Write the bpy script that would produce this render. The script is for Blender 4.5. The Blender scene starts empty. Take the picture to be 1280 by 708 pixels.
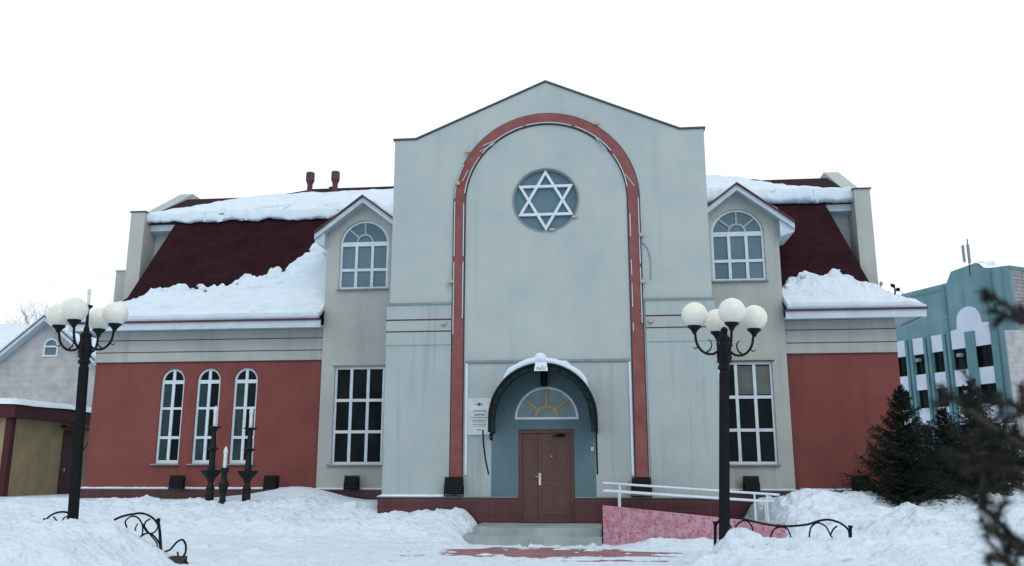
import bpy, bmesh, math, random
import numpy as np
from mathutils import Vector, Matrix
from mathutils.geometry import tessellate_polygon

scene = bpy.context.scene
COL = scene.collection
R = math.radians
random.seed(4)

# ------------------------------------------------------------------ camera
FPX, PITCH, YAW, CAM = 1070.0, R(12.2), R(6.0), (1.3, -21.0, 1.62)
cam_data = bpy.data.cameras.new('camera')
cam = bpy.data.objects.new('camera', cam_data)
COL.objects.link(cam)
cam.location = CAM
cam.rotation_euler = (R(90) + PITCH, 0, YAW)
cam_data.sensor_width = 36
cam_data.lens = 36 * FPX / 1280
cam_data.clip_start = 0.05
cam_data.clip_end = 3000
cam_data.dof.use_dof = True
cam_data.dof.focus_distance = 21
cam_data.dof.aperture_fstop = 3.4
scene.camera = cam

# ------------------------------------------------------------------ world, overcast
world = bpy.data.worlds.new('World')
scene.world = world
world.use_nodes = True
wn, wl = world.node_tree.nodes, world.node_tree.links
wn.clear()
sky = wn.new('ShaderNodeTexSky')
sky.sky_type = 'NISHITA'
sky.sun_disc = False
sky.sun_elevation = R(38)
sky.sun_rotation = R(150)
sky.air_density = 1.0
sky.dust_density = 2.0
mixw = wn.new('ShaderNodeMix')
mixw.data_type = 'RGBA'
mixw.inputs[0].default_value = 0.85
mixw.inputs[7].default_value = (10.8, 11.2, 11.6, 1)
bg = wn.new('ShaderNodeBackground')
bg.inputs['Strength'].default_value = 0.1
wo = wn.new('ShaderNodeOutputWorld')
wl.new(sky.outputs[0], mixw.inputs[6])
wl.new(mixw.outputs[2], bg.inputs[0])
wl.new(bg.outputs[0], wo.inputs[0])
sun_data = bpy.data.lights.new('sun', 'SUN')
sun_data.energy = 0.5
sun_data.angle = R(25)
sun_data.color = (1.0, 0.97, 0.93)
sun = bpy.data.objects.new('sun', sun_data)
COL.objects.link(sun)
sun.rotation_euler = (R(52), 0, R(30))
sun.location = (0, -30, 40)

scene.view_settings.view_transform = 'Standard'
scene.view_settings.look = 'None'
scene.view_settings.exposure = 0.12
scene.view_settings.gamma = 1.0


def at(x, y, Y):
    """photo pixel -> point on the vertical plane at depth Y"""
    u, v = (x - 640) / FPX, -(y - 354) / FPX
    sp, cp, sa, ca = math.sin(PITCH), math.cos(PITCH), math.sin(YAW), math.cos(YAW)
    d = (-sa * cp + u * ca + v * sa * sp, ca * cp + u * sa - v * ca * sp, sp + v * cp)
    t = (Y - CAM[1]) / d[1]
    return Vector((CAM[0] + t * d[0], Y, CAM[2] + t * d[2]))


# ------------------------------------------------------------------ noise
def vnoise(x, y, seed=0):
    xi, yi = np.floor(x).astype(np.int64), np.floor(y).astype(np.int64)
    xf, yf = x - xi, y - yi

    def h(a, b):
        n = (a * 374761393 + b * 668265263 + seed * 974634777) & 0xffffffff
        n = ((n ^ (n >> 13)) * 1274126177) & 0xffffffff
        return ((n ^ (n >> 16)) & 0xffff) / 65535.0 * 2 - 1
    u, v = xf * xf * (3 - 2 * xf), yf * yf * (3 - 2 * yf)
    return (h(xi, yi) * (1 - u) + h(xi + 1, yi) * u) * (1 - v) + (h(xi, yi + 1) * (1 - u) + h(xi + 1, yi + 1) * u) * v


def fbm(x, y, octv=4, seed=0, gain=.5):
    x, y = np.asarray(x, float), np.asarray(y, float)
    s, a = 0, 1
    for i in range(octv):
        s = s + a * vnoise(x * 2 ** i + i * 13.7, y * 2 ** i - i * 7.3, seed + i)
        a *= gain
    return s


def sstep(x, a, b):
    t = np.clip((np.asarray(x, float) - a) / (b - a), 0, 1)
    return t * t * (3 - 2 * t)


# ------------------------------------------------------------------ materials
def mat(name, color, rough=0.8, metal=0.0, spec=0.3, col2=None, scale=2.0, vec=(1, 1, 1), fac=(0.35, 0.65),
        bump=0.0, bscale=30.0, bdist=0.02, streak=None, grain=None, trans=0.0, detail=5, sub=0):
    m = bpy.data.materials.new(name)
    m.use_nodes = True
    N, L = m.node_tree.nodes, m.node_tree.links
    b = N['Principled BSDF']
    b.inputs['Roughness'].default_value = rough
    b.inputs['Metallic'].default_value = metal
    b.inputs['Specular IOR Level'].default_value = spec
    b.inputs['Base Color'].default_value = (*color, 1)
    if sub:
        b.inputs['Subsurface Weight'].default_value = sub
        b.inputs['Subsurface Radius'].default_value = (.1, .1, .12)
        b.inputs['Subsurface Scale'].default_value = .3
    tc = N.new('ShaderNodeTexCoord')
    last = None

    def layer(prev, colA, c2, sc, vv, fr, det=5):
        mp = N.new('ShaderNodeMapping')
        mp.inputs['Scale'].default_value = vv
        L.new(tc.outputs['Object'], mp.inputs[0])
        nz = N.new('ShaderNodeTexNoise')
        nz.inputs['Scale'].default_value = sc
        nz.inputs['Detail'].default_value = det
        nz.inputs['Roughness'].default_value = .6
        L.new(mp.outputs[0], nz.inputs[0])
        mr = N.new('ShaderNodeMapRange')
        mr.inputs[1].default_value = fr[0]
        mr.inputs[2].default_value = fr[1]
        L.new(nz.outputs[0], mr.inputs[0])
        mx = N.new('ShaderNodeMix')
        mx.data_type = 'RGBA'
        L.new(mr.outputs[0], mx.inputs[0])
        if prev is None:
            mx.inputs[6].default_value = (*colA, 1)
        else:
            L.new(prev, mx.inputs[6])
        mx.inputs[7].default_value = (*c2, 1)
        return mx.outputs[2]
    if col2:
        last = layer(last, color, col2, scale, vec, fac, detail)
    if streak:      # (colour, scale, (fr0,fr1))  vertical run marks
        last = layer(last, color, streak[0], streak[1], (1, 1, .06), streak[2])
    if grain:
        last = layer(last, color, grain[0], grain[1], (1, 1, 1), grain[2], 2)
    if last is not None:
        L.new(last, b.inputs['Base Color'])
    if bump:
        nz = N.new('ShaderNodeTexNoise')
        nz.inputs['Scale'].default_value = bscale
        nz.inputs['Detail'].default_value = 6
        L.new(tc.outputs['Object'], nz.inputs[0])
        bp = N.new('ShaderNodeBump')
        bp.inputs['Strength'].default_value = bump
        bp.inputs['Distance'].default_value = bdist
        L.new(nz.outputs[0], bp.inputs['Height'])
        L.new(bp.outputs[0], b.inputs['Normal'])
    return m


def brick_mat(name, c1, c2, mortar, w, h, msize, swap=True, rough=.6, spec=.3, offset=.5, bump=.3, rot=None, msmooth=.1, extra=None):
    """brick pattern on an X/Z wall (swap) or an X/Y floor"""
    m = bpy.data.materials.new(name)
    m.use_nodes = True
    N, L = m.node_tree.nodes, m.node_tree.links
    b = N['Principled BSDF']
    b.inputs['Roughness'].default_value = rough
    b.inputs['Specular IOR Level'].default_value = spec
    tc = N.new('ShaderNodeTexCoord')
    src = tc.outputs['Object']
    if swap:
        sx = N.new('ShaderNodeSeparateXYZ')
        cx = N.new('ShaderNodeCombineXYZ')
        L.new(src, sx.inputs[0])
        ad = N.new('ShaderNodeMath')
        L.new(sx.outputs[0], ad.inputs[0])
        L.new(sx.outputs[1], ad.inputs[1])
        L.new(ad.outputs[0], cx.inputs[0])
        L.new(sx.outputs[2], cx.inputs[1])
        src = cx.outputs[0]
    bt = N.new('ShaderNodeTexBrick')
    bt.offset = offset
    bt.inputs['Color1'].default_value = (*c1, 1)
    bt.inputs['Color2'].default_value = (*c2, 1)
    bt.inputs['Mortar'].default_value = (*mortar, 1)
    bt.inputs['Scale'].default_value = 1
    bt.inputs['Mortar Size'].default_value = msize
    bt.inputs['Mortar Smooth'].default_value = msmooth
    bt.inputs['Brick Width'].default_value = w
    bt.inputs['Row Height'].default_value = h
    L.new(src, bt.inputs[0])
    nz = N.new('ShaderNodeTexNoise')
    nz.inputs['Scale'].default_value = 1.7
    nz.inputs['Detail'].default_value = 6
    L.new(tc.outputs['Object'], nz.inputs[0])
    hv = N.new('ShaderNodeHueSaturation')
    mr = N.new('ShaderNodeMapRange')
    mr.inputs[1].default_value = .3
    mr.inputs[2].default_value = .7
    mr.inputs[3].default_value = .8
    mr.inputs[4].default_value = 1.2
    L.new(nz.outputs[0], mr.inputs[0])
    L.new(mr.outputs[0], hv.inputs['Value'])
    L.new(bt.outputs[0], hv.inputs['Color'])
    L.new(hv.outputs[0], b.inputs['Base Color'])
    bp = N.new('ShaderNodeBump')
    bp.inputs['Strength'].default_value = bump
    bp.inputs['Distance'].default_value = .01
    bp.invert = True
    L.new(bt.outputs['Fac'], bp.inputs['Height'])
    L.new(bp.outputs[0], b.inputs['Normal'])
    return m


def glass_mat(name, c1, c2, scale=1.2, spec=.3, fr=(.4, .65)):
    m = mat(name, c1, rough=.06, spec=spec, col2=c2, scale=scale, fac=fr, detail=3)
    N, L = m.node_tree.nodes, m.node_tree.links
    b = N['Principled BSDF']
    tc = N.new('ShaderNodeTexCoord')
    nz = N.new('ShaderNodeTexNoise')
    nz.inputs['Scale'].default_value = 1.4
    L.new(tc.outputs['Object'], nz.inputs[0])
    bp = N.new('ShaderNodeBump')
    bp.inputs['Strength'].default_value = .12
    bp.inputs['Distance'].default_value = .05
    L.new(nz.outputs[0], bp.inputs['Height'])
    L.new(bp.outputs[0], b.inputs['Normal'])
    return m


M = {}
M['stucco'] = mat('grey_stucco', (0.3325, 0.3947, 0.4059), .9, col2=(0.3881, 0.4459, 0.4516), scale=.7, streak=((0.2680, 0.3204, 0.3330), 3.0, (.56, .95)),
                  grain=((0.3049, 0.3576, 0.3649), 26, (.5, .8)), bump=.35, bscale=60, bdist=.01)
M['stucco_stained'] = mat('stained_stucco', (0.3139, 0.3770, 0.3922), .9, col2=(0.3587, 0.4229, 0.4332), scale=.9, streak=((0.2153, 0.2620, 0.2736), 5.5, (.53, .86)),
                          grain=((0.2869, 0.3448, 0.3557), 26, (.5, .8)), bump=.35, bscale=60, bdist=.01)
M['stucco_warm'] = mat('beige_grey_stucco', (0.3415, 0.3715, 0.3606), .9, col2=(0.4068, 0.4324, 0.4164), scale=.8, streak=((0.2813, 0.3053, 0.2996), 2.6, (.52, .8)),
                       grain=((0.3014, 0.3257, 0.3148), 24, (.5, .85)), bump=.35, bscale=60, bdist=.01)
M['red_stucco'] = mat('brick_red_stucco', (0.1631, 0.0479, 0.0449), .9, col2=(0.1949, 0.0627, 0.0558), scale=.8, streak=((0.1272, 0.0388, 0.0386), 2.2, (.52, .8)),
                      grain=((0.1393, 0.0405, 0.0396), 30, (.5, .8)), bump=.4, bscale=60, bdist=.01)
M['arch_red'] = mat('faded_red_paint', (0.1768, 0.0587, 0.0584), .85, col2=(0.2210, 0.0861, 0.0850), scale=2.5, grain=((0.1326, 0.0506, 0.0531), 30, (.6, .8)), bump=.2, bscale=40)
M['teal_wall'] = mat('teal_grey_plaster', (0.0863, 0.1573, 0.1852), .85, col2=(0.1013, 0.1785, 0.2090), scale=1.5, grain=((0.0750, 0.1403, 0.1662), 25, (.5, .8)), bump=.2, bscale=50)
M['maroon_tile'] = brick_mat('maroon_plinth_tile', (0.0490, 0.0071, 0.0120), (0.0634, 0.0095, 0.0146), (0.0922, 0.0447, 0.0532), .3, .215, .004, rough=.3, spec=.5, offset=0)
M['shingle'] = brick_mat('maroon_shingle', (0.0209, 0.0077, 0.0110), (0.0280, 0.0103, 0.0142), (0.0116, 0.0051, 0.0070), .25, .125, .006, rough=.95, spec=.10, bump=.35, msmooth=.9)
M['maroon'] = mat('maroon_metal', (0.0600, 0.0128, 0.0270), .5, spec=.4, col2=(0.0780, 0.0200, 0.0360), scale=4)
M['coping'] = mat('dark_blue_coping', (.035, .055, .075), .5, spec=.4)
M['white_trim'] = mat('white_painted_board', (0.5100, 0.6072, 0.6790), .6, col2=(0.4250, 0.5152, 0.5820), scale=2.5, streak=((0.3570, 0.4324, 0.4850), 3, (.55, .8)))
M['pvc'] = mat('white_window_frame', (0.5685, 0.6678, 0.7415), .4, spec=.4, col2=(0.4849, 0.5775, 0.6464), scale=5)
M['glass'] = glass_mat('dark_window_glass', (.0015, .005, .007), (.006, .013, .016), 1.1, .07)
M['reflection_teal'] = glass_mat('teal_painted_reflection', (.014, .034, .042), (.028, .055, .065), 1.6, .1)  # paler teal that paints a reflection into the wing panes
M['glass_curtain'] = glass_mat('curtained_glass', (.065, .085, .085), (.10, .125, .12), 3.0, .25)
M['glass_blue'] = glass_mat('blue_tinted_glass', (0.0718, 0.1449, 0.1914), (0.1017, 0.1827, 0.2310), .7, .3)
M['glass_pale'] = glass_mat('pale_fanlight_glass', (0.1260, 0.2125, 0.2340), (0.1820, 0.2805, 0.3060), 3, .3)
M['cream'] = mat('cream_painted_bar', (.36, .32, .19), .6, col2=(.31, .27, .16), scale=6)
M['pale_bar'] = mat('pale_painted_bar', (.33, .39, .38), .6, col2=(.28, .34, .34), scale=6)
M['cream_plastic'] = mat('cream_plastic', (.36, .32, .25), .5, col2=(.40, .33, .2), scale=20)
M['sill'] = mat('grey_sill', (0.1600, 0.1980, 0.2185), .7, col2=(0.2080, 0.2552, 0.2850), scale=6)
M['black_metal'] = mat('black_painted_iron', (0.0036, 0.0054, 0.0080), .6, spec=.15, col2=(0.0063, 0.0086, 0.0115), scale=8, bump=.1, bscale=80)
M['dark_metal'] = mat('dark_grey_iron', (0.0080, 0.0110, 0.0143), .55, spec=.15, col2=(0.0130, 0.0165, 0.0198), scale=10, bump=.2, bscale=50)
M['canopy_sheet'] = mat('dark_teal_polycarbonate', (0.0050, 0.0168, 0.0215), .5, spec=.15, col2=(0.0070, 0.0216, 0.0260), scale=3)
M['door'] = mat('brown_steel_door', (0.0824, 0.0367, 0.0347), .5, spec=.4, col2=(0.0942, 0.0445, 0.0413), scale=3)
M['chrome'] = mat('brushed_steel', (.5, .54, .56), .3, metal=.9)
M['snow'] = mat('snow', (0.6095, 0.7127, 0.8017), .85, spec=.2, col2=(0.5620, 0.6697, 0.7653), scale=.9, fac=(.4, .7),
                grain=((0.4749, 0.5667, 0.6560), 5.0, (.56, .78)), bump=.9, bscale=9, bdist=.09)
M['roof_snow'] = mat('roof_snow', (0.5975, 0.6990, 0.7866), .85, spec=.2, col2=(0.5277, 0.6316, 0.7241), scale=2.2, fac=(.45, .72),
                     grain=((0.4035, 0.4884, 0.5632), 9.0, (.66, .85)), bump=.4, bscale=12, bdist=.05)
M['tile_grey'] = brick_mat('grey_step_tile', (.26, .32, .335), (.29, .345, .36), (.22, .27, .29), .3, .3, .005, swap=False, rough=.5, offset=0)
M['paver'] = brick_mat('red_paving_brick', (.20, .085, .095), (.26, .13, .14), (.25, .17, .18), .2, .1, .012, swap=False, rough=.9)
M['terrazzo'] = mat('pink_marbled_render', (.36, .17, .23), .7, col2=(.44, .27, .33), scale=7, fac=(.40, .60), grain=((.27, .075, .12), 16, (.52, .66)), detail=4, bump=.15)
M['globe'] = mat('milky_lamp_glass', (0.6864, 0.7070, 0.6389), .25, spec=.5, col2=(0.6336, 0.6526, 0.6002), scale=3, sub=.4)
M['candle'] = mat('white_lamp_candle', (.62, .68, .72), .4, spec=.4, col2=(.5, .55, .58), scale=10)
M['grey_panel'] = brick_mat('lilac_grey_cladding', (0.3590, 0.3698, 0.3888), (0.3808, 0.3919, 0.4104), (0.3155, 0.3257, 0.3456), 3.0, .35, .012, rough=.7, offset=0, bump=.2)
M['tan'] = brick_mat('tan_metal_cladding', (0.2516, 0.2004, 0.1148), (0.2642, 0.2091, 0.1227), (0.2076, 0.1626, 0.0940), .25, 8, .01, rough=.6, offset=0, bump=.4)
M['dark_maroon'] = mat('dark_maroon_paint', (0.0390, 0.0060, 0.0110), .6, col2=(0.0510, 0.0090, 0.0149), scale=3)
M['teal_render'] = mat('teal_render', (0.1184, 0.2311, 0.2700), .9, col2=(0.1596, 0.2763, 0.3167), scale=.35, streak=((0.0927, 0.1858, 0.2233), 1.2, (.5, .75)), bump=.2)
M['teal_dark'] = mat('dark_teal_pier', (0.0810, 0.1829, 0.2137), .9, col2=(0.1080, 0.2299, 0.2587), scale=.6)
M['white_render'] = mat('white_render', (0.5270, 0.5940, 0.7178), .85, col2=(0.4590, 0.5220, 0.6305), scale=.8)
M['mesh_wall'] = brick_mat('stained_grey_panel', (.22, .22, .23), (.32, .32, .33), (.14, .14, .15), .3, .3, .03, rough=.9, bump=.1)
M['needle'] = mat('dark_spruce_needles', (0.0083, 0.0154, 0.0121), .8, spec=.15, col2=(0.0143, 0.0243, 0.0171), scale=5)
M['bark'] = mat('dark_bark', (.035, .025, .02), .9, col2=(.055, .042, .035), scale=12, bump=.5)
M['near_needle'] = mat('brownish_fir_needles', (0.0204, 0.0258, 0.0204), .8, spec=.15, col2=(0.0306, 0.0340, 0.0250), scale=30)
M['bare_wood'] = mat('bare_grey_twigs', (.16, .14, .135), .9)
M['plaque'] = mat('silvery_plaque', (.40, .47, .50), .35, metal=.3, col2=(.55, .61, .64), scale=3)
M['ink_and_shadow'] = mat('dark_lettering_and_shadow', (.03, .045, .06), .6)  # lettering colour, also the painted shadow along the arch trim
M['blue'] = mat('blue_emblem', (.03, .07, .22), .5)
M['sign_white'] = mat('white_sign_face', (.62, .68, .75), .5)
M['sign_red'] = mat('red_sign_face', (.30, .04, .05), .5)
M['soot'] = mat('black_lamp_body', (.006, .007, .009), .5, spec=.12)
M['orange_bulb'] = mat('orange_lamp_glass', (.5, .2, .05), .5)
M['concrete'] = mat('concrete', (.30, .30, .29), .9, col2=(.24, .24, .24), scale=3)


# ------------------------------------------------------------------ mesh builder
class MB:
    def __init__(s):
        s.v, s.f = [], []

    def add(s, vs, fs):
        o = len(s.v)
        s.v += [tuple(p) for p in vs]
        s.f += [tuple(i + o for i in f) for f in fs]
        return s

    def box(s, x0, x1, y0, y1, z0, z1):
        return s.add([(x0, y0, z0), (x1, y0, z0), (x1, y1, z0), (x0, y1, z0), (x0, y0, z1), (x1, y0, z1), (x1, y1, z1), (x0, y1, z1)],
                     [(0, 3, 2, 1), (4, 5, 6, 7), (0, 1, 5, 4), (1, 2, 6, 5), (2, 3, 7, 6), (3, 0, 4, 7)])

    def plate(s, outer, holes, y0, y1, axis='y'):
        loops = [outer] + list(holes)
        tri = tessellate_polygon([[Vector((p[0], p[1], 0)) for p in lp] for lp in loops])
        flat = [p for lp in loops for p in lp]
        n = len(flat)

        def mp(p, d):
            return (p[0], d, p[1]) if axis == 'y' else ((d, p[0], p[1]) if axis == 'x' else (p[0], p[1], d))
        vs = [mp(p, y0) for p in flat] + [mp(p, y1) for p in flat]
        fs = [tuple(t) for t in tri] + [tuple(i + n for i in reversed(t)) for t in tri]
        o = 0
        for lp in loops:
            k = len(lp)
            for i in range(k):
                a, b = o + i, o + (i + 1) % k
                fs.append((a, b, b + n, a + n))
            o += k
        return s.add(vs, fs)

    def tube(s, pts, r, seg=8, caps=True):
        pts = [Vector(p) for p in pts]
        n = len(pts)
        rs = r if isinstance(r, (list, tuple)) else [r] * n
        prev = None
        vs, fs = [], []
        for i, p in enumerate(pts):
            t = (pts[min(i + 1, n - 1)] - pts[max(i - 1, 0)])
            if t.length < 1e-9:
                t = Vector((0, 0, 1))
            t.normalize()
            if prev is None:
                a = t.orthogonal().normalized()
            else:
                a = prev - t * prev.dot(t)
                a = a.normalized() if a.length > 1e-6 else t.orthogonal().normalized()
            prev = a
            b = t.cross(a)
            for k in range(seg):
                w = 2 * math.pi * k / seg
                vs.append(p + (a * math.cos(w) + b * math.sin(w)) * rs[i])
        for i in range(n - 1):
            for k in range(seg):
                k2 = (k + 1) % seg
                fs.append((i * seg + k, i * seg + k2, (i + 1) * seg + k2, (i + 1) * seg + k))
        if caps:
            fs.append(tuple(reversed(range(seg))))
            fs.append(tuple(range((n - 1) * seg, n * seg)))
        return s.add(vs, fs)

    def lathe(s, c, prof, seg=20):
        vs, fs = [], []
        for (r, z) in prof:
            for k in range(seg):
                w = 2 * math.pi * k / seg
                vs.append((c[0] + r * math.cos(w), c[1] + r * math.sin(w), c[2] + z))
        for i in range(len(prof) - 1):
            for k in range(seg):
                k2 = (k + 1) % seg
                fs.append((i * seg + k, i * seg + k2, (i + 1) * seg + k2, (i + 1) * seg + k))
        fs.append(tuple(reversed(range(seg))))
        fs.append(tuple(range((len(prof) - 1) * seg, len(prof) * seg)))
        return s.add(vs, fs)

    def bar2(s, a, b, w, y0, y1):
        """flat bar in an X/Z plane between two (x,z) points"""
        dx, dz = b[0] - a[0], b[1] - a[1]
        l = math.hypot(dx, dz)
        nx, nz = -dz / l * w / 2, dx / l * w / 2
        return s.plate([(a[0] + nx, a[1] + nz), (a[0] - nx, a[1] - nz), (b[0] - nx, b[1] - nz), (b[0] + nx, b[1] + nz)], [], y0, y1)

    def build(s, name, material, parent=None, smooth=False, label=None, bevel=0, recalc=True):
        me = bpy.data.meshes.new(name)
        me.from_pydata(s.v, [], s.f)
        if recalc:
            bm = bmesh.new()
            bm.from_mesh(me)
            bmesh.ops.recalc_face_normals(bm, faces=bm.faces)
            bm.to_mesh(me)
            bm.free()
        me.materials.append(M[material] if isinstance(material, str) else material)
        if smooth:
            for p in me.polygons:
                p.use_smooth = True
        o = bpy.data.objects.new(name, me)
        COL.objects.link(o)
        if parent is not None:
            o.parent = parent
            o.matrix_parent_inverse = wm(parent).inverted()
        if label:
            o['label'] = label
        if bevel:
            md = o.modifiers.new('bevel', 'BEVEL')
            md.width = bevel
            md.segments = 2
            md.limit_method = 'ANGLE'
            md.angle_limit = R(40)
        return o


def wm(o):
    m = Matrix.LocRotScale(o.location, o.rotation_euler, o.scale)
    if o.parent:
        return wm(o.parent) @ o.matrix_parent_inverse @ m
    return m


def tag(o, label=None, cat=None, group=None, kind=None):
    if label: o['label'] = label
    if cat: o['category'] = cat
    if group: o['group'] = group
    if kind: o['kind'] = kind
    return o


def thing(name, label, cat, loc=(0, 0, 0), group=None, kind=None):
    o = bpy.data.objects.new(name, None)
    o.empty_display_size = .2
    COL.objects.link(o)
    o.location = loc
    return tag(o, label, cat, group, kind)


def copy_tree(o, parent=None):
    c = o.copy()
    COL.objects.link(c)
    c.parent = parent
    for ch in list(o.children):
        copy_tree(ch, c)
    return c


def arch(cx, z0, zs, r, n=24):
    p = [(cx - r, z0), (cx + r, z0)]
    return p + [(cx + r * math.cos(math.pi * i / n), zs + r * math.sin(math.pi * i / n)) for i in range(n + 1)]


def rect(x0, x1, z0, z1):
    return [(x0, z0), (x1, z0), (x1, z1), (x0, z1)]


def circ(cx, cz, r, n=48):
    return [(cx + r * math.cos(2 * math.pi * i / n), cz + r * math.sin(2 * math.pi * i / n)) for i in range(n)]


def halfdisc(cx, zb, zs, r, x_lo=None, x_hi=None, n=16):
    """part of a disc (centre cx,zs) above zb, optionally only right of x_lo / left of x_hi"""
    a0 = math.asin(max(-1, min(1, (zb - zs) / r)))
    a1 = math.pi - a0
    if x_lo is not None:
        a1 = math.acos(max(-1, min(1, (x_lo - cx) / r)))
    if x_hi is not None:
        a0 = math.acos(max(-1, min(1, (x_hi - cx) / r)))
    p = [(cx + r * math.cos(a0 + (a1 - a0) * i / n), zs + r * math.sin(a0 + (a1 - a0) * i / n)) for i in range(n + 1)]
    if x_lo is not None: p.append((x_lo, zb))
    if x_hi is not None: p.append((x_hi, zb))
    return p


# =================================================================== GROUND
XS, YS = [], []


def graded(lo, hi, step, far, g=1.22):
    a = list(np.arange(lo, hi + step / 2, step))
    s, x = step, a[-1]
    while x < far:
        s *= g
        x += s
        a.append(x)
    s, x = step, a[0]
    b = []
    while x > -far:
        s *= g
        x -= s
        b.append(x)
    return np.array(b[::-1] + a)


gx = graded(-13.0, 12.5, .045, 900)
gy = graded(-8.6, 4.3, .045, 900)
GX, GY = np.meshgrid(gx, gy)


def ground_height(x, y):
    x, y = np.asarray(x, float), np.asarray(y, float)
    # field in front of the left wing
    left = np.interp(y, [-4, -3.2, -2.2, -1.2, -.2, 1.0, 4], [.0, .03, .14, .36, .56, .69, .70])
    wl_ = 1 - sstep(x, -4.9, -4.0)
    towl = np.interp(y, [-3.2, -2.4, -1.5, -.7, .1], [0.0, .10, .32, .50, .50]) * (sstep(x, -4.9, -4.0)) * (1 - sstep(x, -2.2, -1.45))
    z = left * wl_ + towl
    z = z + .13 * np.exp(-((x + 2.0) / .75) ** 2 - ((y + .5) / .6) ** 2) * (1 - sstep(x, -1.75, -1.45))
    z = z + .34 * np.exp(-((x + 7.1) / 1.25) ** 2 - ((y - 2.7) / .75) ** 2)
    z = z + .12 * np.exp(-((x + 8.6) / 1.6) ** 2 - ((y - 3.0) / .6) ** 2)
    # ploughed lip along the edge of the path
    z = z + .13 * np.exp(-((y + 1.5) / .5) ** 2) * (1 - sstep(x, -5.0, -1.8)) * sstep(x, -11, -7)
    # field at the right
    right = np.interp(y, [-4.2, -3.0, -1.5, 0, 1.5, 4], [.14, .22, .46, .66, .76, .80])
    wr_ = sstep(x, 4.7, 5.5)
    z = z + right * wr_
    z = z + .34 * np.exp(-((x - 6.2) / 1.0) ** 2 - ((y - .4) / .8) ** 2) + .26 * np.exp(-((x - 7.5) / .9) ** 2 - ((y - 1.6) / .7) ** 2)
    z = z + .16 * np.exp(-((x - 5.2) / .5) ** 2 - ((y + .9) / .8) ** 2)
    # skirt in front of the ramp
    z = z + .16 * sstep(x, 1.4, 2.4) * (1 - sstep(x, 4.7, 5.5)) * np.exp(-((y + 2.5) / .45) ** 2)
    # banks near the camera
    profr = np.interp(y, [-14, -11, -8, -6.9, -6.1, -5.2, -4.2], [.05, .30, .44, .43, .30, .12, .0])
    edge = 2.45 + .25 * np.sin(y * 1.7)
    z = np.maximum(z, profr * sstep(x, edge, edge + .75) + z * .4)
    z = z + .22 * np.exp(-((x - 3.62) / .28) ** 2 - ((y + 6.5) / .32) ** 2) - .08 * np.exp(-((x - 4.1) / .22) ** 2 - ((y + 6.6) / .3) ** 2)
    profl = np.interp(y, [-14, -11, -8, -6.9, -6.0, -5.2, -4.2], [.15, .56, .64, .57, .38, .15, .0])
    edl = -5.75 + .2 * np.sin(y * 2.1 + 1)
    z = np.maximum(z, profl * (1 - sstep(x, edl - 1.35, edl)) + z * .4)
    z = z + .17 * np.exp(-((x + 7.0) / .45) ** 2 - ((y + 6.8) / .35) ** 2)
    z = z + .20 * np.exp(-((x - 3.2) / .35) ** 2 - ((y + 6.55) / .4) ** 2) + .10 * np.exp(-((x + 7.8) / .6) ** 2 - ((y + 6.6) / .4) ** 2)
    # far away: settle on a level
    far = sstep(y, 8, 30)
    z = z * (1 - far) + .6 * far
    amp = .010 + .085 * np.clip(z / .5, 0, 1)
    calm = 1 - .9 * sstep(y, 1.3, 2.6) * (1 - sstep(x, -3.5, -3.0))
    near = np.exp(-(np.maximum(0, np.abs(x) - 14) / 10) ** 2) * np.exp(-(np.maximum(0, np.abs(y + 2) - 9) / 10) ** 2)
    rid = 1 - np.abs(fbm(x * 1.25, y * 1.6, 4, 11))
    z = z + near * calm * amp * (fbm(x * 1.1, y * 1.3, 5, 3, .56) * .95 + (rid - .6) * .65)
    lump = np.clip(fbm(x * 4.2, y * 4.2, 3, 21) - .25, 0, 1)
    z = z + near * calm * amp * .5 * lump
    z = z + near * calm * np.clip(z / .35, 0, 1) * (.034 * fbm(x * 3.1, y * 3.7, 4, 61, .6) + .020 * np.clip(fbm(x * 6, y * 7, 3, 63), -.1, 1) + .05 * np.clip(fbm(x * 2.3 + 9, y * 2.9, 4, 67) - .45, 0, 1))
    # footprints / tyre marks on the trodden path
    z = z + near * (.012 * fbm(x * 1.2, y * 5, 3, 41) + .008 * fbm(x * 6, y * 6, 2, 43)) * (1 - np.clip(z / .3, 0, 1))
    # thin worn patch where the paving shows
    patch = 1.1 * np.exp(-((x - .4) / 2.15) ** 4 - ((y + 3.65) / .78) ** 2) + .9 * np.exp(-((x - 1.6) / 1.0) ** 4 - ((y + 5.1) / .16) ** 2) \
        + .75 * np.exp(-((x + .9) / .9) ** 4 - ((y + 3.2) / .22) ** 2)
    z = z + .034 - .072 * patch * (1 + .75 * fbm(x * 3, y * 7, 4, 5))
    return z


GZ = ground_height(GX, GY)
# dents, footprints and clods in the banks
rgd = np.random.default_rng(5)


def dent(cx, cy, rx, ry, ang, dep):
    i0, i1 = np.searchsorted(gx, [cx - .6, cx + .6])
    j0, j1 = np.searchsorted(gy, [cy - .6, cy + .6])
    X, Y = GX[j0:j1, i0:i1] - cx, GY[j0:j1, i0:i1] - cy
    u, v = X * math.cos(ang) + Y * math.sin(ang), -X * math.sin(ang) + Y * math.cos(ang)
    d2 = (u / rx) ** 2 + (v / ry) ** 2
    GZ[j0:j1, i0:i1] += -dep * np.exp(-d2 ** 1.6) + .35 * abs(dep) * np.exp(-((np.sqrt(d2) - 1.5) / .35) ** 2)


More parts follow.
